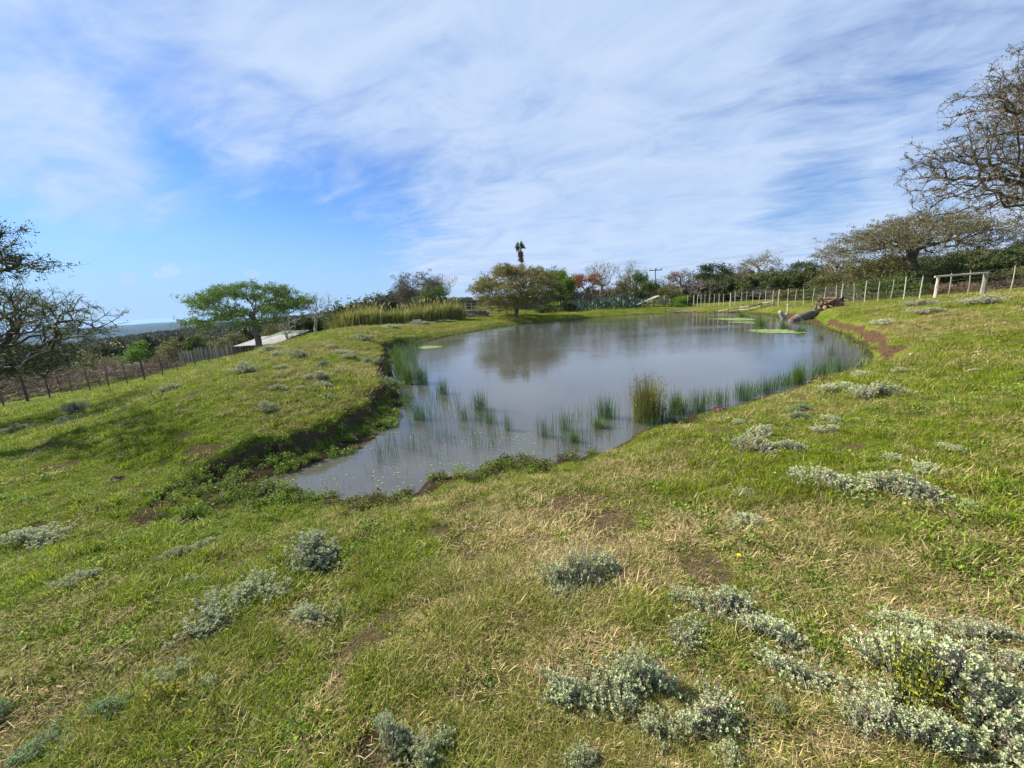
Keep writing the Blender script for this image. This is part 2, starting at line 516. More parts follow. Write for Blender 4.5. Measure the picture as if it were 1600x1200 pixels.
CT = [Pz(800, 1195, .55), Pz(200, 1190, .52), Pz(1500, 1190, .56), Pz(0, 1100, .46), Pz(1600, 1050, .57), Pz(800, 950, .5), Pz(300, 950, .42), Pz(1300, 950, .54),
      Pz(0, 900, .36), Pz(1600, 850, .6), Pz(600, 830, .30), Pz(900, 800, .36), Pz(1200, 780, .48), Pz(1500, 760, .58), Pz(0, 795, -.06), Pz(150, 768, .0),
      Pz(300, 752, .08), Pz(400, 790, .22), Pz(750, 770, .22), Pz(1000, 720, .34), Pz(1200, 670, .42), Pz(1600, 650, .68), Pz(1400, 620, .52), Pz(1400, 560, .45),
      Pz(1600, 560, .78), Pz(1310, 518, .34), Pz(1450, 500, .8), Pz(1590, 485, 1.05), Pz(1578, 458, 1.15), Pz(1534, 462, 1.05), Pz(1462, 465, 1.0), Pz(1372, 472, .93),
      Pz(1310, 470, .75), Pz(1217, 477, .6), Pz(1080, 478, .55), Pz(1250, 497, .28), Pz(1380, 492, .7),
      Pz(1600, 750, .62), Pz(1350, 700, .52),
      # mound on the left of the pond
      Pz(330, 708, .30), Pz(450, 668, .40), Pz(560, 630, .43), Pz(605, 592, .42), Pz(603, 550, .36), Pz(640, 522, .38), Pz(720, 508, .40), Pz(797, 496, .55),
      Pz(200, 700, .30), Pz(100, 716, .12), Pz(0, 700, -.12), Pz(250, 640, .46), Pz(380, 600, .76), Pz(450, 570, .85), Pz(520, 535, .90), Pz(600, 510, .85), Pz(680, 498, .75), Pz(560, 519, .95), Pz(470, 533, .72), Pz(505, 519, .80),
      Pz(870, 487, .62), Pz(950, 482, .72), Pz(1000, 476, .85), Q(700, 44, .75), Q(620, 38, .6), Q(560, 40, .4), Q(500, 40, .0),
      Pz(130, 655, -.10), Pz(50, 672, -.45), Pz(0, 645, -1.35), Pz(42, 628, -1.75), Pz(130, 612, -1.5), Pz(228, 595, -1.35), Pz(300, 578, -.85), Q(350, 20, .05), Q(395, 34, -1.0), Q(360, 40, -1.8), Q(440, 44, -1.5), Q(300, 44, -2.4),
      Q(0, 30, -3.2), Q(100, 34, -2.7), Q(200, 38, -2.9), Q(0, 60, -7), Q(150, 70, -7), Q(280, 75, -6.5), Q(400, 70, -4.5), Q(500, 65, -2.2), Q(600, 65, .3),
      Q(0, 200, -28), Q(150, 200, -26), Q(300, 200, -18), Q(400, 180, -11), Q(500, 200, -7), Q(600, 180, -1), Q(700, 200, 1),
      Q(160, 520, -23), Q(240, 560, -18), Q(320, 600, -12), Q(400, 600, -8), Q(500, 640, -5), Q(590, 640, 4), Q(680, 600, 8), Q(0, 520, -31),
      Q(100, 2200, -170), Q(300, 2200, -165), Q(500, 2200, -120), Q(700, 2200, -60), Q(0, 4200, -105), Q(150, 4600, -108), Q(240, 4800, -90), Q(330, 5000, -78), Q(480, 4800, -60),
      Q(0, 9500, -75), Q(200, 9500, -50), Q(400, 9500, -45), Q(600, 9500, -60),
      Q(800, 60, 1.2), Q(900, 60, 1.3), Q(1100, 60, .9), Q(1300, 50, 1.2), Q(1500, 45, 1.7), Q(1600, 45, 2.0), Q(800, 120, 1.5), Q(1000, 110, 1.6), Q(1200, 100, 2.0), Q(1400, 100, 3), Q(1600, 90, 4),
      Q(800, 500, 2), Q(1100, 500, 3), Q(1400, 500, 6), Q(1600, 400, 8), Q(900, 3000, -20), Q(1300, 3000, -10), Q(1600, 3000, -5), Q(900, 9500, -60), Q(1300, 9500, -60), Q(1600, 9500, -60),
      # beyond the sides and behind the camera
      (8, -3, .6), (-8, -3, .2), (0, -5, .6), (12, 2, .8), (-12, 3, -.6), (30, 5, 1.4), (-30, 5, -2.4), (0, -30, 1.5), (40, -30, 2), (-40, -30, -2), (200, 0, 8), (-200, 0, -30),
      (0, -300, 5), (3000, 0, 0), (-3000, 0, -150), (0, -3000, -20), (60, 30, 2.2), (-60, 30, -7)]
CT = np.array(CT)


def plog(x, y):
    x = np.asarray(x, float); y = np.asarray(y, float)
    th = np.arctan2(x, y)
    r = np.hypot(x, y)
    return th, np.log(r + .6)


CTt, CTr = plog(CT[:, 0], CT[:, 1])
KA = 1.7


def tps_phi(d2):
    return np.where(d2 > 1e-12, 0.5 * d2 * np.log(np.maximum(d2, 1e-12)), 0)


# height compressed so that near centimetres and far hills share one smooth surface
def zc(z, r): return z / (1 + r / 12.0)


N = len(CT)
# wrap copies of the control points so the surface closes behind the camera
A_ = np.concatenate([np.c_[CTt * KA, CTr], np.c_[(CTt + 2 * math.pi) * KA, CTr], np.c_[(CTt - 2 * math.pi) * KA, CTr]])
Zc = np.tile(CT[:, 2] / (1 + np.hypot(CT[:, 0], CT[:, 1]) / 12.0), 3)
D2 = ((A_[:, None, :] - A_[None, :, :]) ** 2).sum(-1)
K_ = tps_phi(D2) + 0.004 * np.eye(3 * N)
P_ = np.c_[np.ones(3 * N), A_]
top = np.block([[K_, P_], [P_.T, np.zeros((3, 3))]])
SOL = np.linalg.solve(top, np.r_[Zc, 0, 0, 0])


def surf(x, y):
    x = np.asarray(x, float).ravel(); y = np.asarray(y, float).ravel()
    th, lr = plog(x, y)
    q = np.c_[th * KA, lr]
    z = SOL[-3] + q @ SOL[-2:]
    for i in range(0, len(q), 20000):
        s_ = slice(i, i + 20000)
        d2 = ((q[s_, None, 0] - A_[None, :, 0]) ** 2 + (q[s_, None, 1] - A_[None, :, 1]) ** 2)
        z[s_] += tps_phi(d2) @ SOL[:-3]
    return z * (1 + np.hypot(x, y) / 12.0)


def ground(x, y, full=False):
    shp = np.shape(x)
    x = np.asarray(x, float).ravel(); y = np.asarray(y, float).ravel()
    h = surf(x, y)
    r = np.hypot(x, y)
    bump = (fbm(x, y, 1.6, 5, 3) - .5) * .10 + (fbm(x, y, .38, 9, 3) - .5) * .055 + (fbm(x, y, 7, 12, 3) - .5) * .22 * sm(r, 5, 20)
    far = (fbm(x, y, 160, 21, 4) - .5) * 22 * sm(r, 300, 1200)
    h = h + bump * (1 - sm(r, 200, 500)) + far
    d, sh, bw = pond_dist(x, y)
    edge_n = (fbm(x, y, .5, 31, 3) - .5) * .5 + (fbm(x, y, 2.2, 33, 2) - .5) * .5
    t = sm(d - sh * (1 + edge_n), 0, bw * (1 + edge_n))
    near = d < 6
    shelf = 0.012 + 0.05 * np.clip(d / (sh + .05), 0, 1) + (fbm(x, y, .3, 41, 3) - .42) * .07 * sm(d, 0, .15)
    hb = np.maximum(h, 0.16)
    steep = bw < .75
    face = (fbm(x, y, .22, 47, 3) - .5) * .16 * (t * (1 - t) * 4) * np.where(steep, 1, .35)
    z = np.where(near, shelf * (1 - t) + hb * t + face, h)
    z = np.where(near & (d > 3.5), hb + (h - hb) * sm(d, 3.5, 6), z)
    z = np.where(d < 0, np.maximum(-.7, d * .45) - .012 , z)
    if full:
        return np.clip(z, -195, 24).reshape(shp), d.reshape(shp), (t * (1 - t) * 4 * (d > 0) * (d < 6)).reshape(shp), sh.reshape(shp), bw.reshape(shp)
    return np.clip(z, -195, 24).reshape(shp)


def gz(x, y):
    return float(ground(np.array([x]), np.array([y]))[0])


def drymap(x, y):
    """0 lush .. 1 straw"""
    x = np.asarray(x, float); y = np.asarray(y, float)
    d = fbm(x, y, 1.3, 71, 4) * .75 + fbm(x, y, 5.0, 77, 3) * .45 - .235
    # left swale and mound foot: lush turf plus slope shade put into the tint, dry foreground on the right
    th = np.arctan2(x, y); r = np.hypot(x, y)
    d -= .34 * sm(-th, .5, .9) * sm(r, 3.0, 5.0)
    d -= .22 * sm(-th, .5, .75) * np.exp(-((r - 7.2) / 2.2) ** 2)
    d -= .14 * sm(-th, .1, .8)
    d -= .20 * sm(th, -.35, .1) * sm(r, 2.6, 3.6) * (1 - sm(r, 9, 14))
    d += .10 * sm(th, .2, .9) * (1 - sm(r, 9, 14))
    d += .16 * (1 - sm(r, 1.2, 3.0)) * (1 - sm(-th, .0, .8))
    return np.clip(d, 0, 1)


def soilmap(x, y):
    s = fbm(x, y, .55, 91, 4)
    s2 = fbm(x, y, 2.6, 95, 3)
    return sm(s * .6 + s2 * .4, .61, .72)


# polar sheet
front = np.radians(np.linspace(-74, 74, 470))
backa = np.radians(np.linspace(74, 286, 62))[1:-1]
ths = np.concatenate([front, backa])
rs = [0.0]
r_ = .55
while r_ < 11500:
    rs.append(r_)
    r_ *= 1.0125 if r_ < 60 else (1.03 if r_ < 300 else 1.05)
rs = np.array(rs)
TH, RR = np.meshgrid(ths, rs[1:])
GX = (np.sin(TH) * RR); GY = (np.cos(TH) * RR)
gzv, gd, gface, gsh, gbw = ground(GX, GY, True)
nt_, nr_ = len(ths), len(rs) - 1
V = np.c_[GX.ravel(), GY.ravel(), gzv.ravel()]
idx = np.arange(nt_ * nr_).reshape(nr_, nt_)
a = idx[:-1]; b = idx[1:]
an = np.roll(a, -1, axis=1); bn = np.roll(b, -1, axis=1)
F4 = np.stack([a.ravel(), an.ravel(), bn.ravel(), b.ravel()], 1)[:, ::-1]
V = np.vstack([V, [[0, 0, float(gzv[0].mean())]]])
c0 = len(V) - 1
F3 = np.stack([np.full(nt_, c0), idx[0], np.roll(idx[0], -1)], 1)[:, ::-1]
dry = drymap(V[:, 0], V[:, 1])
vd, vsh, vbw = pond_dist(V[:, 0], V[:, 1])
mud = (1 - sm(vd, 0.0, 0.25)) * (1.0)
shelfm = ((vd > 0) & (vd < vsh * 1.1)) * 1.0
steepm = sm(-vbw, -1.05, -.6)
bank = sm(np.r_[gface.ravel(), 0] * steepm + (fbm(V[:, 0], V[:, 1], .35, 61, 3) - .5) * .6, .35, .8)
left = sm(-V[:, 0], -2.0, 1.0)
soil = np.clip(np.maximum.reduce([mud, shelfm * .9, bank * 1.4, soilmap(V[:, 0], V[:, 1]) * .75 * (np.hypot(V[:, 0], V[:, 1]) < 60)]), 0, 1)
wet = np.clip((1 - sm(vd, -.1, .35)) + left * np.maximum(bank * .45, shelfm), 0, 1) * (vd < 3)


def ground_material():
    m, t = new_mat('turf')
    co = t.new('ShaderNodeTexCoord').outputs['Object']
    at = lambda k: t.new('ShaderNodeAttribute', attribute_name=k).outputs['Fac']
    n_f = t.noise(co, 22, 6, .7)
    n_m = t.noise(co, 3.2, 6, .65)
    n_c = t.noise(co, 90, 3, .6)
    n_l = t.noise(co, .35, 4, .6)
    dry_ = t.math('ADD', at('dry'), t.math('MULTIPLY', t.math('SUBTRACT', n_f, .5), 1.5))
    dry_ = t.math('ADD', dry_, t.math('MULTIPLY', t.math('SUBTRACT', n_m, .5), .7))
    green = t.mix(t.ramp(n_c, .38, .62), (0.035, 0.06, 0.008), (0.16, 0.225, 0.022))
    green = t.mix(t.ramp(n_l, .35, .65), green, t.mix(.5, green, (0.15, 0.18, 0.03)))
    straw = t.mix(t.ramp(n_c, .38, .62), (0.09, 0.07, 0.03), (0.33, 0.27, 0.10))
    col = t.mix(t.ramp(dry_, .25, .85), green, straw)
    so = t.math('ADD', at('soil'), t.math('MULTIPLY', t.math('SUBTRACT', n_f, .5), .9))
    soilc = t.mix(t.ramp(n_c, .3, .7), (0.058, 0.043, 0.027), (0.16, 0.12, 0.072))
    redc = t.mix(t.ramp(n_f, .35, .65), (0.04, 0.026, 0.017), (0.15, 0.095, 0.06))
    soilc = t.mix(at('red'), soilc, redc)
    soilc = t.mix(t.math('MULTIPLY', at('wet'), .75), soilc, (0.035, 0.026, 0.018))
    col = t.mix(t.ramp(so, .35, .75), col, soilc)
    # far ground: dull bush green
    pos = t.new('ShaderNodeNewGeometry').outputs['Position']
    ln = t.new('ShaderNodeVectorMath', operation='LENGTH')
    t.l.new(pos, ln.inputs[0])
    far_n = t.noise(co, .06, 8, .7)
    farc = t.mix(t.ramp(far_n, .35, .65), (0.018, 0.028, 0.012), (0.06, 0.07, 0.03))
    col = t.mix(t.ramp(ln.outputs['Value'], 62, 100), col, farc)
    hgt = t.math('ADD', t.math('MULTIPLY', n_f, 1.0), t.math('MULTIPLY', n_c, .5))
    bp = t.new('ShaderNodeBump', {'Strength': .9, 'Distance': .035, 'Height': hgt})
    b_ = t.new('ShaderNodeBsdfDiffuse', {'Color': col, 'Roughness': .4, 'Normal': bp.outputs[0]})
    t.new('ShaderNodeOutputMaterial', {0: b_.outputs[0]})
    return m


red = sm(V[:, 0], 6, 10) * (vd < 3.5)
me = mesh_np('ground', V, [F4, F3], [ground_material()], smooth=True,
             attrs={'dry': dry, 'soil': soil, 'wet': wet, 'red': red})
obj('ground', me, kind='structure')


# water: one sheet reaching just under the banks
WV = []
nP = len(POND)
for i in range(nP):
    tdir = POND[(i + 1) % nP, :2] - POND[i - 1, :2]
    nrm = np.array([tdir[1], -tdir[0]]); nrm /= np.linalg.norm(nrm) + 1e-9
    WV.append(POND[i, :2] - nrm * 0)
WV = np.array(WV)
area = 0.5 * np.sum(WV[:, 0] * np.roll(WV[:, 1], -1) - np.roll(WV[:, 0], -1) * WV[:, 1])
tdir = np.roll(WV, -1, 0) - np.roll(WV, 1, 0)
nrm = np.c_[tdir[:, 1], -tdir[:, 0]]; nrm /= np.linalg.norm(nrm, axis=1)[:, None]
if area < 0: nrm = -nrm
WV = WV + nrm * .07
if area < 0: WV = WV[::-1]
m, t = new_mat('pond_water')
co = t.new('ShaderNodeTexCoord').outputs['Object']
w1 = t.noise(t.new('ShaderNodeMapping', {0: co, 'Rotation': (0, 0, .35), 'Scale': (1.2, 3.6, 1)}).outputs[0], 1.6, 3, .55, .3)
w2 = t.noise(t.new('ShaderNodeMapping', {0: co, 'Rotation': (0, 0, .15), 'Scale': (1, 3.0, 1)}).outputs[0], 6.0, 2, .5)
wp = t.ramp(t.noise(t.new('ShaderNodeMapping', {0: co, 'Scale': (.6, 1.6, 1)}).outputs[0], .22, 3, .5), .38, .62)
sepw = t.new('ShaderNodeSeparateXYZ', {0: co})
calm = t.math('ADD', .12, t.math('MULTIPLY', t.ramp(sepw.outputs[1], 8, 20), t.math('ADD', .35, t.math('MULTIPLY', wp, .65))))
hh = t.math('MULTIPLY', t.math('ADD', w1, t.math('MULTIPLY', w2, .35)), calm)
bp = t.new('ShaderNodeBump', {'Strength': 1.0, 'Distance': .0085, 'Height': hh})
murk = t.mix(t.noise(co, .5, 3), (0.056, 0.058, 0.052), (0.085, 0.086, 0.076))
b_ = t.new('ShaderNodeBsdfPrincipled', {'Base Color': murk, 'Roughness': .02, 'IOR': 1.36, 'Specular IOR Level': .95, 'Normal': bp.outputs[0]})
t.new('ShaderNodeOutputMaterial', {0: b_.outputs[0]})
me = bpy.data.meshes.new('pond_water')
me.from_pydata([(x, y, 0.0) for x, y in WV], [], [list(range(len(WV)))])
me.materials.append(m)
me.update()
obj('pond_water', me, kind='structure')


# ------------------------------------------------------------------ leaf, blade and scatter tools
def leaf_quads(P, size, upbias=0.0, rg=rng, aspect=2.0, dirs=None, fold=.25):
    """diamond leaves (2 tris each) at P, random orientation; returns V,F,v"""
    n = len(P)
    d = rg.normal(0, 1, (n, 3))
    if dirs is not None: d = d * .45 + dirs
    if upbias < 0: d[:, 2] *= (1 + upbias)
    d /= np.linalg.norm(d, axis=1)[:, None] + 1e-9
    s = rg.normal(0, 1, (n, 3))
    if upbias: s[:, 2] *= .35
    s -= (s * d).sum(1)[:, None] * d
    s /= np.linalg.norm(s, axis=1)[:, None] + 1e-9
    nn = np.cross(d, s)
    L = (size * rg.uniform(.6, 1.3, n))[:, None] if np.isscalar(size) else (size * rg.uniform(.7, 1.3, n))[:, None]
    W = L / aspect
    v0 = P; v2 = P + d * L
    v1 = P + d * L * .55 + s * W * .5 + nn * W * fold
    v3 = P + d * L * .55 - s * W * .5 + nn * W * fold
    Vv = np.stack([v0, v1, v2, v3], 1).reshape(-1, 3)
    i = np.arange(n)[:, None] * 4
    Ff = np.concatenate([i + [0, 1, 2], i + [0, 2, 3]])
    return Vv, Ff, np.repeat(rg.random(n), 4)


def blades(B, az, lean, L, W, curve, rg=rng, v=None):
    """bent tapered blades: 3 tris each"""
    n = len(B)
    h = np.c_[np.cos(az), np.sin(az), np.zeros(n)]
    side = np.c_[-np.sin(az), np.cos(az), np.zeros(n)]
    up = np.array([0, 0, 1.0])
    a1 = lean; a2 = lean + curve
    m_ = B + (np.sin(a1)[:, None] * h + np.cos(a1)[:, None] * up) * (L * .5)[:, None]
    tip = m_ + (np.sin(a2)[:, None] * h + np.cos(a2)[:, None] * up) * (L * .5)[:, None]
    W_ = W[:, None] * .5
    V_ = np.stack([B - side * W_, B + side * W_, m_ + side * W_ * .85, m_ - side * W_ * .85, tip], 1).reshape(-1, 3)
    i = np.arange(n)[:, None] * 5
    F_ = [np.concatenate([i + [0, 1, 2], i + [0, 2, 3], i + [3, 2, 4]])]
    if v is None: v = rg.random(n)
    return V_, F_, np.repeat(v, 5)


def gn_scatter(name, pos, rot, scl, idx, tint, protos, label=None):
    me = bpy.data.meshes.new(name)
    me.vertices.add(len(pos))
    me.vertices.foreach_set('co', np.asarray(pos, np.float32).ravel())
    for k, v, ty in (('scl', scl, 'FLOAT'), ('tint', tint, 'FLOAT'), ('idx', idx, 'INT')):
        at = me.attributes.new(k, ty, 'POINT')
        at.data.foreach_set('value', np.asarray(v, np.float32 if ty == 'FLOAT' else np.int32))
    at = me.attributes.new('rot', 'FLOAT_VECTOR', 'POINT')
    at.data.foreach_set('vector', np.asarray(rot, np.float32).ravel())
    c = bpy.data.collections.new(name + '_kinds')
    for p in protos:
        c.objects.link(p)
    o = obj(name, me, kind='stuff', label=label)
    ng = bpy.data.node_groups.new(name, 'GeometryNodeTree')
    ng.interface.new_socket('Geometry', in_out='INPUT', socket_type='NodeSocketGeometry')
    ng.interface.new_socket('Geometry', in_out='OUTPUT', socket_type='NodeSocketGeometry')
    g = NT(ng)
    gi = g.new('NodeGroupInput'); go = g.new('NodeGroupOutput')
    ci = g.new('GeometryNodeCollectionInfo', {'Collection': c, 'Separate Children': True, 'Reset Children': True})
    na = lambda k, ty: g.new('GeometryNodeInputNamedAttribute', {'Name': k}, data_type=ty).outputs['Attribute']
    ip = g.new('GeometryNodeInstanceOnPoints')
    g.l.new(gi.outputs[0], ip.inputs['Points'])
    g.l.new(ci.outputs[0], ip.inputs['Instance'])
    ip.inputs['Pick Instance'].default_value = True
    g.l.new(na('idx', 'INT'), ip.inputs['Instance Index'])
    g.l.new(na('rot', 'FLOAT_VECTOR'), ip.inputs['Rotation'])
    g.l.new(na('scl', 'FLOAT'), ip.inputs['Scale'])
    g.l.new(ip.outputs[0], go.inputs[0])
    md = o.modifiers.new('scatter', 'NODES')
    md.node_group = ng
    return o


def proto(name, me):
    return bpy.data.objects.new(name, me)


# ------------------------------------------------------------------ grass
def make_tuft(kind, rg):
    if kind == 'green':        # short turf, blades leaning every way
        n = 30
        B = np.c_[rg.normal(0, .028, (n, 2)), np.full(n, -.004)]
        Vv, Ff, vv = blades(B, rg.uniform(0, 2 * math.pi, n), rg.uniform(.15, 1.25, n), rg.uniform(.014, .042, n), rg.uniform(.0020, .0038, n), rg.uniform(.2, 1.0, n), rg)
        mat = 0
    elif kind == 'long':
        n = 34
        B = np.c_[rg.normal(0, .025, (n, 2)), np.full(n, -.004)]
        Vv, Ff, vv = blades(B, rg.uniform(0, 2 * math.pi, n), rg.uniform(.05, .8, n), rg.uniform(.04, .095, n), rg.uniform(.0022, .004, n), rg.uniform(.2, 1.0, n), rg)
        mat = 0
    else:                      # flat dead thatch and runners
        n = 26
        B = np.c_[rg.normal(0, .035, (n, 2)), rg.uniform(0, .018, n)]
        Vv, Ff, vv = blades(B, rg.uniform(0, 2 * math.pi, n), rg.uniform(.9, 1.6, n), rg.uniform(.02, .07, n), rg.uniform(.0016, .0034, n), rg.uniform(-.4, .4, n), rg)
        mat = 1
    return mesh_np('grass_tuft', Vv, Ff, [[G['grass'], G['thatch']][mat]], attrs={'v': vv})


def make_herb(rg):             # small round-leaved weeds
    n = 16
    P = np.c_[rg.normal(0, .022, (n, 2)), rg.uniform(.004, .035, n)]
    dirs = np.c_[P[:, :2] * 20, np.full(n, .3)]
    Vv, Ff, vv = leaf_quads(P, .02, 0, rg, 1.25, dirs)
    return mesh_np('herb', Vv, [Ff], [G['weed']], attrs={'v': vv})


rg = np.random.default_rng(3)
tufts = [proto('grass_tuft', make_tuft(k, rg)) for k in ['green'] * 6 + ['thatch'] * 5 + ['long'] * 3]
tufts += [proto('herb', make_herb(rg)) for _ in range(2)]
for i, p_ in enumerate(tufts): p_.name = 'turf_kind_%02d' % i


def polar_pts(n, r0, r1, th0=-66, th1=62, power=1.0, rg=rng):
    """n points, density ~ 1/r^power"""
    u = rg.random(n)
    e = 2 - power
    r = (u * (r1 ** e - r0 ** e) + r0 ** e) ** (1 / e) if abs(e) > 1e-6 else r0 * (r1 / r0) ** u
    th = np.radians(rg.uniform(th0, th1, n))
    return np.sin(th) * r, np.cos(th) * r, r


def do_grass():
    X, Y, S = [], [], []
    for n, r0, r1, s in ((62000, .75, 2.6, .80), (80000, 2.6, 8, 1.1), (66000, 8, 20, 1.6), (46000, 20, 56, 2.5)):
        x, y, r = polar_pts(n, r0, r1, power=1.0)
        X.append(x); Y.append(y); S.append(np.full(n, s) * rng.uniform(.7, 1.3, n))
    x = np.concatenate(X); y = np.concatenate(Y); s = np.concatenate(S)
    z, d, face, sh, bw = ground(x, y, True)
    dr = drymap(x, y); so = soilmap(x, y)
    bare = np.clip(so * .9 + .55 * sm(fbm(x, y, .3, 311, 3), .52, .66) + sm(face + (fbm(x, y, .35, 61, 3) - .5) * .6, .35, .8) * (bw < .95) + ((d < sh * 1.15 + .12)) * .93, 0, .97)
    keep = (d > .05) & (rng.random(len(x)) > bare)
    x, y, z, s, dr = x[keep], y[keep], z[keep], s[keep], dr[keep]
    n = len(x)
    u = rng.random(n)
    r = np.hypot(x, y)
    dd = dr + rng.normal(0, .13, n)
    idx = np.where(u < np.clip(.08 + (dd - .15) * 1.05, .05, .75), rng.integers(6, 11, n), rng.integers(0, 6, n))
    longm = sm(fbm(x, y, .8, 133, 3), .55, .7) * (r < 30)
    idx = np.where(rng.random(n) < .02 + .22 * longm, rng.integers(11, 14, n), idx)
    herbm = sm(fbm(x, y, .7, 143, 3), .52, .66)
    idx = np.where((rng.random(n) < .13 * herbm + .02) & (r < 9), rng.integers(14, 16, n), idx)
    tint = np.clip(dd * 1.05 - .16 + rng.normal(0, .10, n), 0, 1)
    tint = np.where(idx >= 14, tint * .25, tint)
    rot = np.c_[rng.normal(0, .12, n), rng.normal(0, .12, n), rng.uniform(0, 6.28, n)]
    s = np.where(idx >= 14, s * .8, s) * (.55 + 1.0 * fbm(x, y, .22, 301, 2)) * (.7 + .6 * fbm(x, y, 1.1, 305, 2))
    gn_scatter('grass', np.c_[x, y, z], rot, s, idx, tint, tufts, 'short grazed grass with straw coloured dead patches round the pond')


do_grass()


# ------------------------------------------------------------------ sage shrubs
def make_sage(rg, nst=60, spread=.24, h=.17, dry=.25, leafn=17, ls=.0135):
    tw = MB(); V1 = []; F1 = []; A1 = []; n0 = 0; Vd = []; Fd = []; Ad = []; nd = 0
    lobes = []
    wx, wy, wa = -1.05 * spread, rg.uniform(-.3, .3) * spread, rg.uniform(-.6, .6)
    for _ in range(9):
        lobes.append((wx + rg.normal(0, .12) * spread, wy + rg.normal(0, .22) * spread, rg.uniform(.16, .5)))
        wa += rg.normal(0, .5); wa *= .7
        wx += .26 * spread * math.cos(wa); wy += .3 * spread * math.sin(wa)
        if rg.random() < .2: wx -= .3 * spread; wy += rg.choice([-1, 1]) * .4 * spread
    for i in range(nst):
        lx, ly, lr = lobes[rg.integers(len(lobes))]
        q = rg.normal(0, .40 * lr, 2) * spread
        top_ = np.array([lx + q[0], ly + q[1], 0])
        rr = np.hypot(*top_[:2]) / spread
        top_[2] = h * max(.28, (1 - .5 * rr ** 1.5)) * rg.uniform(.4, 1.0)
        top_[:2] += q * .5
        b0 = np.array([lx * .7, ly * .7, -.01]) + np.r_[rg.normal(0, .02, 2), 0]
        mid = (b0 + top_) / 2 + np.r_[rg.normal(0, .015, 2), -.012]
        tw.tube([b0, mid, top_], [.0028, .002, .0012], 3, rg.random(), cap=False)
        isd = rg.random() < dry
        k = leafn if not isd else int(leafn * .7)
        tt = rg.uniform(.30, 1.0, k) ** .8
        P = b0[None] * ((1 - tt) ** 2)[:, None] + 2 * mid[None] * (tt * (1 - tt))[:, None] + top_[None] * (tt ** 2)[:, None]
        ax = top_ - mid; ax /= np.linalg.norm(ax)
        P = P + rg.normal(0, .0035, P.shape)
        Vv, Ff, vv = leaf_quads(P, ls if not isd else ls * .8, 0, rg, 1.45, np.tile(ax * .35, (k, 1)))
        # a rosette of leaves on the tip
        if isd:
            Vd.append(Vv); Fd.append(Ff + nd); Ad.append(vv); nd += len(Vv)
        else:
            P2 = np.tile(top_, (6, 1)) + rg.normal(0, .002, (6, 3))
            an = np.arange(6) * 1.05 + rg.random()
            dr_ = np.c_[np.cos(an), np.sin(an), np.full(6, .8)] * 1.3
            V2, F2, v2 = leaf_quads(P2, ls * 1.25, 0, rg, 1.35, dr_)
            V1 += [Vv, V2]; F1 += [Ff + n0, F2 + n0 + len(Vv)]; A1 += [vv, v2]; n0 += len(Vv) + len(V2)
    sm_ = tw.mesh('stems', [M['twig_purple']])
    lf = mesh_np('leaves', np.concatenate(V1), [np.concatenate(F1)], [G['sage']], attrs={'v': np.concatenate(A1)})
    dl = mesh_np('dry_leaves', np.concatenate(Vd), [np.concatenate(Fd)], [G['sage_dry']], attrs={'v': np.concatenate(Ad)}) if nd else None
    return sm_, lf, dl


rg = np.random.default_rng(11)
SAGE = [make_sage(rg, 330, .25, .25, .20, 20, .0135), make_sage(rg, 290, .27, .22, .28, 20, .0135), make_sage(rg, 250, .24, .20, .10, 20, .0135), make_sage(rg, 310, .26, .24, .36, 19, .0135),
        make_sage(rg, 150, .22, .16, .12, 18, .0135), make_sage(rg, 130, .24, .15, .28, 18, .0135)]
SAGE_G = []
for s_ in SAGE[:3]:
    l2 = s_[1].copy(); l2.materials[0] = G['sage_green']; SAGE_G.append((s_[0], l2, s_[2]))
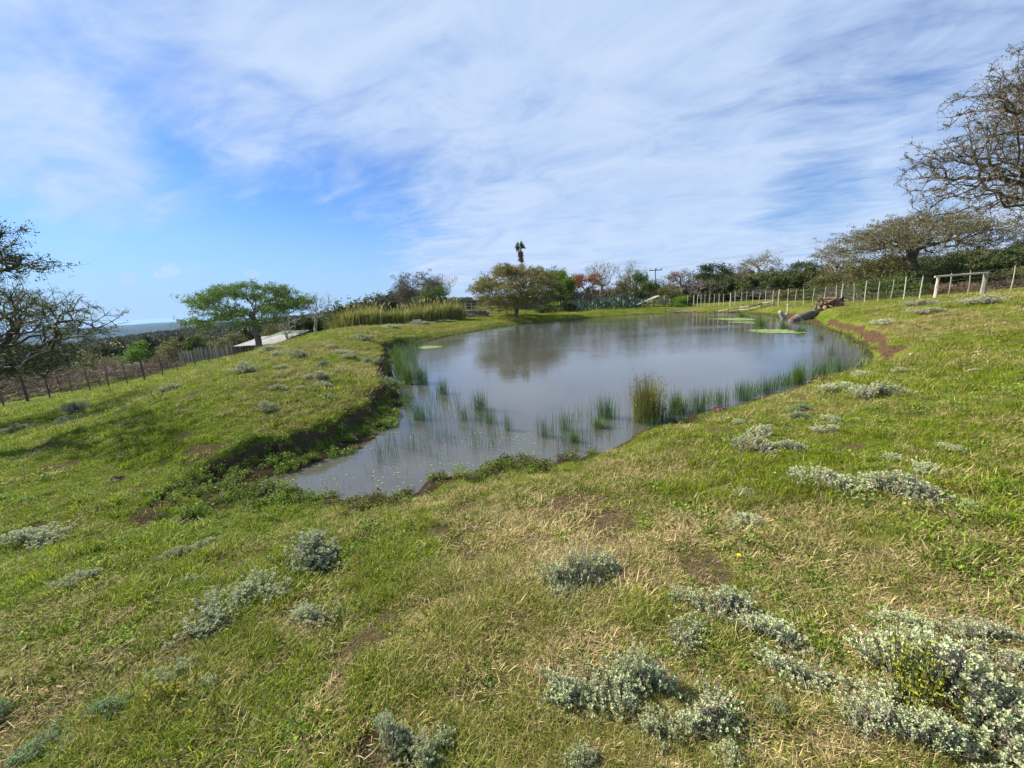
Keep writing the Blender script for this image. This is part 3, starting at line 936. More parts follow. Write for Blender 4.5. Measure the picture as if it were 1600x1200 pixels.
# px, py, width px, kind, height factor, label
SH = [
 (462, 880, 105, 0, 1.0, 'grey green shrub, largest of the lower left cluster'),
 (508, 866, 52, 4, 1.2, 'small upright grey shrub at the right tip of the lower left cluster'),
 (412, 925, 95, 2, 1.0, 'grey shrub in the middle of the diagonal lower left cluster'),
 (318, 972, 105, 1, .9, 'low grey shrub at the lower left end of the diagonal cluster'),
 (505, 962, 72, 3, 1.2, 'rounded grey shrub just below the lower left cluster'),
 (375, 955, 60, 4, 1.0, 'thin grey shrub between two larger ones of the diagonal cluster'),
 (276, 876, 44, 2, 1.1, 'small neat pale green shrub left of a loose twiggy one in the grass'),
 (326, 860, 44, 5, 1.2, 'loose pale shrub leaning right above the lower left cluster'),
 (305, 905, 42, 5, .8, 'sparse grey shrub under the small neat pair at left'),
 (116, 911, 52, 4, .8, 'flat dull grey shrub alone in the left foreground grass'),
 (22, 862, 85, 3, .8, 'dark purplish shrub cut by the left edge of the picture'),
 (255, 1072, 78, 2, 1.0, 'grey shrub beside the yellow green leafy weed'),
 (318, 1088, 50, 5, 1.0, 'sparse grey shrub right of the yellow green leafy weed'),
 (165, 1135, 74, 6, .9, 'greener shrub in the lower left corner, above its neighbour'),
 (92, 1185, 105, 7, .9, 'broad green grey shrub at the bottom left corner'),
 (18, 1125, 62, 6, .9, 'bluish green shrub at the left edge near the bottom'),
 (886, 900, 98, 3, 1.5, 'tall silvery shrub with purplish dead stems in the centre foreground'),
 (941, 896, 58, 2, 1.3, 'silvery shrub joined to the right of the tall centre one'),
 (893, 940, 62, 1, 1.0, 'lower shrub growing just below the tall centre one'),
 (888, 975, 42, 4, .9, 'little pale shrub below the centre foreground shrubs'),
 (795, 918, 28, 4, .8, 'tiny pale shrub alone left of the tall centre shrub'),
 (1063, 938, 42, 4, 1.0, 'small pale shrub above the lower right cluster'),
 (1062, 1000, 84, 2, 1.1, 'pale green shrub left of the long diagonal row'),
 (1132, 975, 105, 1, 1.1, 'silvery shrub at the upper end of the long diagonal row'),
 (1200, 1008, 88, 0, 1.0, 'silvery shrub in the middle of the long diagonal row'),
 (1240, 1045, 88, 3, 1.0, 'silvery purple shrub at the lower end of the long diagonal row'),
 (1212, 1112, 32, 4, .9, 'tiny shrub alone below the long diagonal row'),
 (905, 1080, 105, 1, 1.1, 'grey shrub at the left side of the big bottom centre clump'),
 (1003, 1055, 98, 0, 1.4, 'domed pale shrub at the top of the big bottom centre clump'),
 (968, 1118, 115, 2, 1.0, 'pale green shrub at the foot of the big bottom centre clump'),
 (1080, 1110, 105, 3, 1.2, 'silvery shrub at the right side of the big bottom centre clump'),
 (1035, 1150, 62, 1, .9, 'low shrub at the bottom of the big bottom centre clump'),
 (598, 1178, 76, 0, 1.2, 'blue grey shrub at the bottom edge, left of its pair'),
 (664, 1182, 84, 2, 1.2, 'blue grey shrub at the bottom edge, right of its pair'),
 (905, 1196, 55, 4, 1.0, 'small shrub cut by the bottom edge left of centre clump'),
 (1142, 1192, 46, 4, 1.0, 'small shrub cut by the bottom edge right of centre clump'),
 (1400, 985, 62, 5, 1.0, 'purplish shrub at the left end of the pair in the right foreground'),
 (1446, 998, 76, 2, .9, 'pale green shrub at the right end of the pair in the right foreground'),
 (1560, 1022, 98, 3, 1.0, 'dry mauve shrub near the right edge above the big bush'),
 (1572, 1062, 92, 1, 1.0, 'pale shrub at the right edge just above the big bush'),
 (1455, 1098, 170, 0, 1.4, 'biggest silvery bush in the bottom right corner'),
 (1535, 1135, 175, 2, 1.25, 'dark centred blue green bush filling the bottom right corner'),
 (1375, 1085, 92, 1, 1.0, 'silvery shrub spreading left from the big corner bush'),
 (1395, 1165, 112, 3, 1.1, 'silvery shrub at the bottom edge left of the big corner bush'),
 (1470, 1190, 120, 0, 1.2, 'grey shrub under the big bush at the bottom edge'),
 (1275, 765, 84, 1, 1.0, 'spreading silvery shrub left of the widest one on the right slope'),
 (1398, 785, 105, 0, 1.0, 'widest silvery shrub on the right slope'),
 (1340, 768, 66, 5, 1.0, 'low shrub between two wider ones on the right slope'),
 (1440, 742, 54, 4, 1.0, 'small silvery shrub above the widest one on the right slope'),
 (1514, 800, 36, 4, 1.0, 'small pale shrub below the yellow leafy patch'),
 (1174, 828, 62, 2, .9, 'pale green shrub leaning right alone in the mid foreground'),
 (1160, 774, 36, 4, .8, 'tiny pale shrub alone above the leaning one'),
 (1170, 706, 62, 1, 1.0, 'silvery shrub at the left of the mid slope group'),
 (1205, 684, 58, 5, 1.0, 'thin silvery arc of shrub at the top of the mid slope group'),
 (1234, 706, 42, 0, 1.0, 'small silvery shrub at the right of the mid slope group'),
 (1390, 719, 36, 4, .9, 'bright pale tuft of shrub alone on the right slope'),
 (1463, 700, 36, 5, 1.0, 'upright grey shrub near the right edge of the slope'),
 (1494, 709, 26, 4, 1.0, 'tiny pale shrub beside the upright grey one'),
 (1249, 642, 30, 6, 1.0, 'small green shrub, upper of the pair above the mid slope'),
 (1250, 658, 30, 6, 1.0, 'small green shrub, lower of the pair above the mid slope'),
 (1296, 660, 34, 4, 1.0, 'small grey shrub, upper of two right of the green pair'),
 (1300, 678, 40, 5, .9, 'small grey shrub, lower of two right of the green pair'),
 (1382, 624, 66, 3, 1.0, 'silvery shrub on the slope below the reddish bank cut'),
 (1322, 613, 50, 5, .9, 'flat mauve shrub left of the silvery one below the bank cut'),
 (1345, 590, 34, 4, .9, 'small shrub nearest the water at the bank cut'),
 (1404, 582, 24, 4, 1.0, 'tiny round shrub right of the reddish bank cut'),
 (1152, 662, 22, 4, .9, 'tiny shrub near the brown soil heaps'),
 (130, 640, 46, 1, 1.0, 'long grey shrub on the left grass bank'),
 (115, 656, 30, 3, .9, 'darker end of the long grey shrub on the left bank'),
 (30, 673, 36, 5, .9, 'flat grey shrub far left in the field'),
 (98, 669, 26, 5, .9, 'faint flat shrub on the left field'),
 (268, 611, 30, 3, 1.0, 'grey purple shrub high on the left bank'),
 (394, 580, 40, 3, 1.2, 'grey shrub on the mound crest left of a pair'),
 (436, 556, 24, 4, 1.0, 'small grey shrub top left of a pair on the mound'),
 (459, 561, 32, 1, 1.3, 'rounded blue grey shrub on the mound crest'),
 (438, 577, 24, 5, 1.0, 'small pale shrub right below a pair on the mound'),
 (496, 594, 42, 2, 1.0, 'wide pale shrub on the mound face'),
 (503, 604, 30, 4, .8, 'low pale shrub under the wide one on the mound face'),
 (409, 644, 36, 0, 1.1, 'dark blue grey shrub lowest on the mound face'),
 (432, 611, 24, 3, 1.1, 'small dark shrub above the lowest one on the mound'),
 (470, 609, 18, 4, 1.0, 'tiny pale shrub in the middle of the mound'),
 (511, 574, 26, 6, 1.0, 'small green shrub on the right of the mound'),
 (585, 568, 36, 7, .9, 'bright green low shrub at the edge of the far left bank'),
 (531, 553, 30, 5, 1.0, 'flat grey shrub near the top of the mound'),
 (545, 560, 24, 4, 1.0, 'small shrub beside the flat grey one near the mound top'),
 (520, 545, 22, 4, 1.0, 'little blue grey shrub on the mound skyline'),
 (568, 530, 34, 3, 1.0, 'grey shrub where the mound meets the far bank'),
 (420, 548, 40, 5, 1.0, 'low pale strip of shrub by the umbrella tree'),
 (600, 605, 34, 7, 1.2, 'leafy green shrub hanging at the lip of the dark bank'),
 (506, 624, 20, 6, 1.0, 'tiny green shrub low on the mound face'),
 (616, 512, 30, 3, 1.0, 'dark blue grey shrub in front of the tall yellow grass'),
 (650, 507, 34, 1, 1.0, 'grey shrub right of the dark one by the yellow grass'),
 (690, 503, 34, 5, 1.0, 'flat pale shrub on the far left bank'),
 (1560, 473, 60, 3, 1.1, 'grey strip of shrub at the foot of the gate, right end'),
 (1505, 474, 50, 5, 1.1, 'grey strip of shrub between the gate posts'),
 (1440, 478, 40, 3, 1.0, 'grey strip of shrub left of the gate'),
 (1396, 506, 50, 5, .8, 'flat grey shrub patch on the right bank'),
 (1462, 490, 50, 3, .7, 'flat dark shrub patch on the slope below the gate'),
 (1345, 470, 40, 5, .9, 'pale shrub strip behind the broken stump'),
]


def place_on_ground(px, py):
    """march the camera ray of a picture point down to the terrain"""
    d = ray(px, py); d = d / d[1]
    Ys = np.exp(np.linspace(math.log(.5), math.log(90), 700))
    P = CP[None] + d[None] * Ys[:, None]
    g = ground(P[:, 0], P[:, 1])
    k = np.argmax(P[:, 2] < g)
    if P[k, 2] >= g[k]: k = len(Ys) - 1
    return np.array([P[k, 0], P[k, 1], g[k]]), Ys[k]


sage_first = {}
for i, (px, py, wpx, kind, hf, lab) in enumerate(SH):
    p, Y = place_on_ground(px, py)
    depth = float(np.dot(p - CP, FW))
    width = wpx * depth / FOC
    src = (SAGE + SAGE_G)[kind if kind < 6 else 6 + (kind - 6)] if kind < 6 else SAGE_G[kind - 6]
    base_w = .50 if kind < 4 or kind >= 6 else .42
    sc = width / base_w
    root = sage_first.get(kind)
    rz = rng.choice([0, math.pi]) + rng.normal(0, .45)
    zs = min(max(sc, .5), 2.2) * hf * (.75 if sc > 1.3 else .95)
    if root is None:
        root = thing('sage_shrub', lab, 'shrub', tuple(p), rz, 'low grey shrubs dotted over the grass')
        obj('stems', src[0], root); obj('leaves', src[1], root)
        if src[2]: obj('dry_leaves', src[2], root)
        root.scale = (sc, sc, zs)
        sage_first[kind] = root
    else:
        dup(root, tuple(p), rz, (sc, sc, zs), lab)


# ------------------------------------------------------------------ trees
def skeleton(tips, trunk, seg=.35, bf=.35, jit=.06, rg=rng, sag=0.0):
    """attach every tip to the growing tree by the cheapest route"""
    cap = 400000
    P = np.zeros((60000, 3)); L = np.zeros(60000); par = np.full(60000, -1)
    n = 0
    for i, q in enumerate(trunk):
        P[n] = q; L[n] = 0 if n == 0 else L[n - 1] + np.linalg.norm(P[n] - P[n - 1]); par[n] = n - 1; n += 1
    nt0 = n; first = max(0, n - 3)
    top_ = np.array(trunk[-1])
    order = np.argsort(np.linalg.norm(tips - top_, axis=1) + rg.normal(0, .2, len(tips)))
    for q in tips[order]:
        c = np.linalg.norm(P[first:n] - q, axis=1) + bf * L[first:n]
        j = first + int(np.argmin(c))
        a = P[j]; d = q - a; ln = np.linalg.norm(d)
        if ln < seg * .25: continue
        k = max(1, int(round(ln / seg)))
        prev = j
        pd = P[j] - P[par[j]] if par[j] >= 0 else np.array([0, 0, 1.])
        pd = pd / (np.linalg.norm(pd) + 1e-9)
        bend = pd * ln * .28
        for s in range(1, k + 1):
            t = s / k
            w_ = 4 * t * (1 - t)
            x = a + d * t + bend * w_ * .6 + np.array([0, 0, -sag * ln * w_])
            if s < k: x = x + rg.normal(0, jit * seg, 3)
            if n >= 60000: break
            P[n] = x; par[n] = prev; L[n] = L[prev] + np.linalg.norm(P[n] - P[prev]); prev = n; n += 1
    return P[:n], par[:n]


def branch_mesh(P, par, r_tip, r_base, e=2.2, thick=.03, rg=rng):
    n = len(P)
    w_ = np.zeros(n)
    child = np.zeros(n, int)
    for i in range(n):
        if par[i] >= 0: child[par[i]] += 1
    w_[child == 0] = 1.0
    for i in range(n - 1, 0, -1):
        w_[par[i]] += w_[i]
    W0 = w_[0]
    ex = math.log(r_base / r_tip) / math.log(max(W0, 2))
    R = r_tip * w_ ** ex
    def edges(mask, k):
        I = np.where(mask)[0]
        A = P[par[I]]; B = P[I]
        ra = np.minimum(R[par[I]], R[I] * 1.35); rb = R[I]
        T = B - A; T /= np.linalg.norm(T, axis=1)[:, None] + 1e-9
        A = A - T * ra[:, None] * .3
        ref = np.where(np.abs(T[:, 2:3]) < .9, np.array([[0, 0, 1.]]), np.array([[1., 0, 0]]))
        u = np.cross(T, ref); u /= np.linalg.norm(u, axis=1)[:, None] + 1e-9
        v = np.cross(T, u)
        Vs = []
        for s, (C_, r_) in enumerate(((A, ra), (B, rb))):
            for j in range(k):
                an = j * 2 * math.pi / k
                Vs.append(C_ + (math.cos(an) * r_)[:, None] * u + (math.sin(an) * r_)[:, None] * v)
        Vs = np.stack(Vs, 1).reshape(-1, 3)
        i0 = np.arange(len(I))[:, None] * 2 * k
        Fs = np.concatenate([i0 + [j, (j + 1) % k, k + (j + 1) % k, k + j] for j in range(k)])
        return Vs, Fs
    big = (R > thick) & (par >= 0); small = (~big) & (par >= 0)
    return edges(big, 7), edges(small, 3), R, child


def env_points(shape, n, R, H, z0, rg):
    """tips in the crown volume; R half width, H crown height, z0 crown bottom"""
    out_ = []
    if shape == 'umbrella':
        nc = max(10, n // 32)
        ph = np.arange(nc) * 2.39996 + rg.normal(0, .25, nc); rr = np.clip(np.sqrt((np.arange(nc) + .5) / nc) + rg.normal(0, .04, nc), .05, 1)
        for a_, r_ in zip(ph, rr):
            Rl = R * (.84 + .10 * math.sin(2 * a_ + 1) + .07 * math.sin(5 * a_))
            c_ = np.array([math.cos(a_) * r_ * Rl, math.sin(a_) * r_ * Rl, z0 + H * (.92 * math.sqrt(max(0, 1 - r_ ** 2 * .93)) - .02) * rg.uniform(.82, 1.0)])
            if rg.random() < .28: c_[2] -= H * rg.uniform(.1, .36)
            c_[2] = max(c_[2], z0 + .02 * H)
            m_ = 32
            q = rg.normal(0, 1, (m_, 3)) * np.array([.12 * R, .12 * R, .05 * H + .015 * R])
            out_.append(c_ + q)
    elif shape == 'dome':
        nc = max(12, n // 30)
        for i_ in range(nc):
            r_ = math.sqrt((i_ + .5) / nc) * .97; a_ = i_ * 2.39996 + rg.normal(0, .3)
            Rl = R * (.86 + .08 * math.sin(2 * a_ + 1) + .06 * math.sin(5 * a_))
            zz_ = H * .93 * math.sqrt(max(.02, 1 - r_ ** 2.4 * .96))
            u_ = 1.0 if rg.random() < .45 else rg.uniform(.12, 1.0)
            out_.append(np.array([math.cos(a_) * r_ * Rl, math.sin(a_) * r_ * Rl, z0 + zz_ * u_]) + rg.normal(0, 1, (30, 3)) * np.array([.11 * R, .11 * R, .045 * H + .01 * R]))
    elif shape == 'round':
        nc = max(8, n // 30)
        for _ in range(nc):
            d = rg.normal(0, 1, 3); d /= np.linalg.norm(d)
            if d[2] < -.45: d[2] *= -.6
            k = rg.uniform(.6, .98)
            c_ = np.array([d[0] * R * k, d[1] * R * k, z0 + H * .45 + d[2] * H * .55 * k])
            out_.append(c_ + rg.normal(0, 1, (30, 3)) * np.array([.14 * R, .14 * R, .10 * H]))
    elif shape == 'vase':     # bare upswept crown
        m_ = n
        a_ = rg.uniform(0, 2 * math.pi, m_); t = rg.uniform(.15, 1, m_)
        r_ = np.sqrt(rg.random(m_)) * R * (.35 + .65 * t)
        out_.append(np.c_[np.cos(a_) * r_, np.sin(a_) * r_, z0 + H * t * (1 - .25 * (r_ / R) ** 2)])
    elif shape == 'bush':
        nc = max(10, n // 26)
        for _ in range(nc):
            d = rg.normal(0, 1, 3); d /= np.linalg.norm(d); d[2] = abs(d[2])
            k = rg.uniform(.55, 1.0)
            c_ = np.array([d[0] * R * k, d[1] * R * k, z0 + d[2] * H * k * .92])
            out_.append(c_ + rg.normal(0, 1, (26, 3)) * np.array([.15 * R, .15 * R, .10 * H]))
    elif shape == 'mass':
        nc = max(8, n // 34)
        for _ in range(nc):
            d = rg.normal(0, 1, 3); d /= np.linalg.norm(d)
            if d[2] < -.6: d[2] *= -1
            k = rg.uniform(.65, .95)
            out_.append(np.array([d[0] * R * k, d[1] * R * k, z0 + H * .5 + d[2] * H * .48 * k]) + rg.normal(0, 1, (34, 3)) * np.array([.13 * R, .13 * R, .09 * H]))
    P = np.concatenate(out_)
    P[:, 2] = np.maximum(P[:, 2], .05)
    return P


def tree_meshes(shape, R, H, z0, ntip, leafn, leaf_s, leafm, barkm, twigm, seed, lean=(0, 0), r_tip=.008, r_base=.16, seg=.5, bf=.3, trunk_h=None, sag=0., upb=.6, flat=1.0, trunks=1):
    rg = np.random.default_rng(seed)
    tips = env_points(shape, ntip, R, H, z0, rg)
    tips[:, 0] += lean[0] * tips[:, 2] / (z0 + H); tips[:, 1] += lean[1] * tips[:, 2] / (z0 + H)
    tips[:, 1] *= flat
    th = trunk_h if trunk_h is not None else max(.3, z0 * .8)
    k = 5
    trunk = [np.array([lean[0] * .3 * (i / k), lean[1] * .3 * (i / k), -.25 + (th + .25) * i / k]) + np.r_[rg.normal(0, .04 * th * (i > 0), 2), 0] for i in range(k + 1)]
    P, par = skeleton(tips, trunk, seg, bf, .16, rg, sag)
    (Vb, Fb), (Vs, Fs), Rr, child = branch_mesh(P, par, r_tip, r_base, rg=rg, thick=max(.02, r_tip * 2.5))
    res = {}
    res['trunk'] = mesh_np('trunk', Vb, [Fb], [barkm], smooth=True, attrs={'v': np.full(len(Vb), .5)})
    res['branches'] = mesh_np('branches', Vs, [Fs], [twigm], attrs={'v': np.full(len(Vs), .5)})
    if leafn:
        tip_idx = np.where((Rr < r_tip * 2.4))[0]
        ch = tip_idx[rg.integers(0, len(tip_idx), leafn)]
        LP = P[ch] + rg.normal(0, 1, (leafn, 3)) * np.array([1, 1, .5]) * leaf_s * 1.3
        # whole sprays of leaf share a tone
        tone = vnoise(P[ch][:, 0] * 1.3 + P[ch][:, 2], P[ch][:, 1] * 1.3, .9, seed)
        Vv, Ff, vv = leaf_quads(LP, leaf_s, upb, rg, 1.6)
        vv = np.clip(vv * .55 + np.repeat(tone, 4) * .45, 0, 1)
        res['crown'] = mesh_np('crown', Vv, [Ff], [leafm], attrs={'v': vv})
    return res


def put_tree(name, label, cat, px, Y, meshes, rz=0, scale=(1, 1, 1), group=None, z=None, dz=0):
    X = Q(px, Y, 0.5)[0]
    if z is None: z = gz(X, Y)
    root = thing(name, label, cat, (X, Y, z + dz), rz, group)
    root.scale = scale
    for k, me_ in meshes.items():
        obj(k, me_, root)
    return root


def tree_at(name, label, cat, px, pytop, wpx, Y, shape, leafm, barkm='bark_grey', twigm='bark_grey', z0f=.35, ntip=500, leafn=4000, leaf_s=.12, seed=1, pxb=None, rmul=1., group=None, flat=1., **kw):
    """crown centred on picture column px, top at pytop, width wpx, standing at depth Y"""
    pxb = px if pxb is None else pxb
    Xb = Q(pxb, Y, 1)[0]; zb = gz(Xb, Y)
    topz = atY(px, pytop, Y)[2]
    hgt = max(.4, topz - zb)
    depth = float(np.dot(np.array([Xb, Y, zb]) - CP, FW))
    R = .5 * wpx * depth / FOC * .93
    Xc = Q(px, Y, topz)[0]
    z0 = hgt * z0f
    ms = tree_meshes(shape, R, (hgt - z0) * .96, z0, ntip, leafn, leaf_s, G[leafm] if leafm else None, M[barkm], M[twigm], seed, lean=(Xc - Xb, 0), r_base=rmul * max(.05, .022 * hgt + .012 * R * 2), flat=flat, **kw)
    root = thing(name, label, cat, (Xb, Y, zb), 0, group)
    for k, me_ in ms.items():
        obj(k, me_, root)
    return root


T = tree_at
# left side
T('umbrella_acacia', 'green flat topped acacia standing alone beside the shed roofs on the left', 'tree', 382, 440, 200, 33, 'dome', 'acacia_green', 'bark_grey', 'bark_dark', .36, 1500, 34000, .11, 21, pxb=401, trunk_h=2.2, r_tip=.007)
T('bare_tree', 'pale leafless tree just right of the green umbrella acacia', 'tree', 495, 452, 66, 40, 'vase', 'pale_leaf', 'bark_pale', 'bark_pale', .3, 420, 260, .08, 22, pxb=489, r_tip=.009)
T('dead_tree', 'small forked dead tree behind the green shed roof', 'tree', 446, 484, 50, 43, 'vase', None, 'bark_pale', 'bark_pale', .2, 160, 0, .1, 23, r_tip=.01)
T('bare_tree', 'small thin tree with dark tuft at the end of the wooded hill', 'tree', 592, 455, 44, 60, 'vase', 'dark_green', 'bark_grey', 'bark_grey', .3, 260, 500, .22, 24, r_tip=.012)
T('purple_brown_tree', 'purplish brown round tree behind the tall yellow grass', 'tree', 655, 425, 84, 62, 'round', 'purple_brush', 'bark_grey', 'twig_purple', .15, 900, 15000, .15, 25, r_tip=.012)
T('bare_tree', 'pale leafless tree rising right of the purplish brown tree', 'tree', 692, 423, 58, 64, 'vase', None, 'bark_pale', 'bark_pale', .3, 520, 0, .1, 26, r_tip=.014)
T('green_bush', 'dark green rounded bush in front of the purplish brown tree', 'bush', 667, 440, 80, 56, 'bush', 'mid_green', 'bark_dark', 'bark_dark', .05, 420, 8000, .20, 27)
T('dark_bush', 'small dark bush in the gap left of the olive acacia', 'bush', 727, 463, 24, 62, 'bush', 'dark_green', 'bark_dark', 'bark_dark', .05, 160, 1600, .2, 28)
T('olive_acacia', 'wide olive brown acacia at the far edge of the water', 'tree', 806, 411, 160, 44, 'dome', 'acacia_olive', 'bark_grey', 'twig_brown', .13, 2400, 56000, .115, 29, trunk_h=1.1, r_tip=.008)
T('green_tree', 'green leafy tree behind the right shoulder of the olive acacia', 'tree', 852, 418, 70, 60, 'mass', 'mid_green', 'bark_dark', 'bark_dark', .1, 500, 6500, .2, 30)
T('bright_tree', 'brighter green tree right of the olive acacia', 'tree', 878, 426, 46, 57, 'mass', 'bright_green', 'bark_dark', 'bark_dark', .12, 380, 5000, .18, 31)
T('yellow_tree', 'tree top with yellow leaves above the bright green tree', 'tree', 885, 418, 40, 66, 'mass', 'yellow_green', 'bark_dark', 'bark_dark', .3, 260, 2600, .2, 32)
T('rust_tree', 'rust red tree among the green trees across the pond', 'tree', 912, 425, 54, 62, 'mass', 'rust', 'bark_grey', 'twig_brown', .2, 420, 3400, .18, 33)
T('bare_tree', 'pale twiggy leafless tree right of the rust red tree', 'tree', 939, 405, 62, 64, 'vase', 'grey_brush', 'bark_pale', 'bark_pale', .3, 700, 1500, .12, 34, r_tip=.015)
T('grey_bush', 'grey bare bush left of the ramp, leafless and twiggy', 'bush', 985, 409, 52, 62, 'mass', 'grey_brush', 'bark_pale', 'bark_pale', .1, 620, 1600, .14, 35, r_tip=.013)
T('pale_brush', 'tan grassy thicket under the rust red tree', 'bush', 915, 448, 52, 56, 'bush', 'grey_brush', 'bark_pale', 'bark_pale', .02, 500, 3600, .15, 36)
T('brown_bush', 'brown green bush above the prickly pear', 'bush', 945, 437, 40, 58, 'bush', 'brown_brush', 'bark_dark', 'twig_brown', .02, 360, 2600, .15, 37)
T('green_bush', 'shadowed dark bush under the right side of the olive acacia', 'bush', 868, 456, 66, 52, 'bush', 'dark_green', 'bark_dark', 'bark_dark', .02, 380, 5200, .17, 38)
T('green_bush', 'mid green bush behind the pale sloping ramp', 'bush', 1008, 420, 62, 58, 'mass', 'mid_green', 'bark_dark', 'bark_dark', .05, 520, 6800, .17, 39)
T('green_bush', 'dull green bush in the back row above the ramp', 'bush', 972, 430, 40, 54, 'bush', 'olive_brush', 'bark_grey', 'bark_grey', .05, 380, 3600, .16, 40)
T('arching_bush', 'brown arching leafless bush above the green creeper', 'bush', 1062, 416, 74, 58, 'umbrella', 'brown_brush', 'bark_grey', 'twig_purple', .22, 900, 3200, .14, 41, r_tip=.013)
T('green_bush', 'olive bush under the brown arching one', 'bush', 1045, 440, 60, 55, 'bush', 'olive_brush', 'bark_grey', 'bark_grey', .02, 420, 4300, .17, 42)
T('dark_tree', 'dark green tree top behind the brown dead bush', 'tree', 1112, 411, 56, 76, 'mass', 'dark_green', 'bark_dark', 'bark_dark', .3, 420, 4600, .25, 43)
T('dead_bush', 'reddish brown dead bush leaning over the fence', 'bush', 1096, 432, 58, 54, 'umbrella', None, 'bark_grey', 'twig_purple', .2, 900, 0, .1, 44, r_tip=.011)
T('creeper_bush', 'bright green leafy creeper at the start of the fence', 'bush', 1064, 461, 40, 50, 'bush', 'bright_green', 'bark_dark', 'bark_dark', .0, 200, 3400, .14, 45)
T('green_bush', 'green bush behind the middle of the far fence', 'bush', 1140, 446, 80, 55, 'bush', 'mid_green', 'bark_dark', 'bark_dark', .0, 420, 5200, .17, 46)
T('pale_tree', 'pale leaved airy tree standing above the back row', 'tree', 1188, 391, 74, 64, 'round', 'pale_leaf', 'bark_pale', 'bark_grey', .35, 620, 2600, .17, 47, r_tip=.013)
T('grey_bush', 'olive grey bush below the pale leaved airy tree', 'bush', 1180, 421, 100, 60, 'mass', 'olive_brush', 'bark_grey', 'twig_brown', .0, 560, 6500, .17, 48)
T('pale_brush', 'tan grey thicket behind the far fence posts', 'bush', 1190, 445, 90, 52, 'bush', 'grey_brush', 'bark_grey', 'bark_grey', .0, 700, 3400, .14, 49)
T('dark_bush', 'dark green bush right of the pale leaved tree', 'bush', 1242, 430, 56, 62, 'bush', 'dark_green', 'bark_dark', 'bark_dark', .0, 380, 5200, .2, 50)
T('tall_dark_tree', 'small dark flat topped tree on the skyline left of the bare tree', 'tree', 1252, 404, 52, 85, 'umbrella', 'dark_green', 'bark_dark', 'bark_dark', .4, 380, 3000, .26, 51)
T('bare_tree', 'grey leafless tree left of the big flat topped acacia', 'tree', 1306, 375, 64, 50, 'vase', 'grey_brush', 'bark_pale', 'bark_pale', .25, 900, 1400, .10, 52, r_tip=.011)
T('green_bush', 'grey green bush under the grey leafless tree', 'bush', 1296, 418, 74, 47, 'bush', 'olive_brush', 'bark_grey', 'bark_grey', .0, 520, 5800, .15, 53)
T('umbrella_acacia', 'big dark limbed flat topped acacia behind the right fence', 'tree', 1440, 327, 262, 36, 'umbrella', 'acacia_dull', 'bark_dark', 'bark_grey', .40, 2600, 44000, .10, 54, pxb=1424, trunk_h=1.2, r_tip=.008, rmul=1.15)
T('green_bush', 'bushy dull green undergrowth left below the big acacia', 'bush', 1372, 378, 110, 38, 'bush', 'olive_brush', 'bark_grey', 'bark_grey', .0, 800, 12000, .14, 55)
T('green_bush', 'dark undergrowth right below the big acacia', 'bush', 1440, 392, 120, 40, 'bush', 'dark_green', 'bark_dark', 'bark_dark', .0, 620, 10000, .16, 56)
T('green_bush', 'green bush behind the fence left of the gate', 'bush', 1400, 425, 110, 32, 'bush', 'mid_green', 'bark_dark', 'bark_dark', .0, 560, 8200, .13, 57)
T('thicket', 'dense olive green thicket right behind the gate', 'bush', 1530, 404, 120, 40, 'bush', 'olive_brush', 'bark_dark', 'bark_dark', .0, 800, 12500, .15, 58)
T('thicket', 'dense dark thicket at the right edge of the picture', 'bush', 1610, 385, 130, 42, 'bush', 'mid_green', 'bark_dark', 'bark_dark', .0, 800, 12500, .16, 59)
T('brown_bush', 'reddish brown dry brush behind the gate posts', 'bush', 1500, 440, 90, 30, 'bush', 'brown_brush', 'twig_brown', 'twig_brown', .0, 700, 4800, .09, 60)
T('brown_bush', 'reddish brown dry brush right of the gate', 'bush', 1585, 434, 90, 30, 'bush', 'brown_brush', 'twig_brown', 'twig_brown', .0, 700, 4800, .09, 61)
T('brush_pile', 'grey brown bare brush behind the middle of the right fence', 'bush', 1330, 445, 110, 34, 'bush', None, 'twig_brown', 'bark_grey', .0, 1500, 0, .09, 62, r_tip=.008)
T('green_bush', 'green bush behind the stump', 'bush', 1290, 440, 90, 40, 'bush', 'mid_green', 'bark_dark', 'bark_dark', .0, 480, 7000, .13, 63)
T('green_bush', 'low green bush right of the tan grey thicket', 'bush', 1235, 450, 60, 44, 'bush', 'olive_brush', 'bark_dark', 'bark_dark', .0, 380, 4600, .13, 64)
# left valley trees and hedges
T('dark_tree', 'dark tree in the valley behind the brown hedge', 'tree', 130, 536, 90, 60, 'mass', 'dark_green', 'bark_dark', 'bark_dark', .05, 600, 20000, .15, 65)
T('dark_tree', 'dark tree in the valley left of the bright green bush', 'tree', 190, 530, 80, 75, 'mass', 'dark_green', 'bark_dark', 'bark_dark', .05, 600, 20000, .17, 66)
T('dark_tree', 'dark tree behind the left leaning acacia', 'tree', 60, 536, 110, 66, 'mass', 'dark_green', 'bark_dark', 'bark_dark', .05, 600, 20000, .16, 67)
T('bright_bush', 'bright green rounded bush behind the left fence', 'bush', 212, 535, 56, 42, 'bush', 'bright_green', 'bark_dark', 'bark_dark', .0, 360, 7500, .13, 68)
T('olive_bush', 'olive rounded bush right of the bright green one', 'bush', 259, 527, 60, 44, 'bush', 'olive_brush', 'bark_grey', 'bark_grey', .0, 420, 7500, .13, 69)
T('green_bush', 'green leafy bush left of the umbrella acacia', 'bush', 302, 521, 40, 48, 'bush', 'mid_green', 'bark_dark', 'bark_dark', .0, 300, 5200, .14, 70)
T('olive_bush', 'yellowish bush below the crown of the umbrella acacia', 'bush', 348, 517, 66, 52, 'bush', 'olive_brush', 'bark_grey', 'bark_grey', .0, 420, 6500, .15, 71)
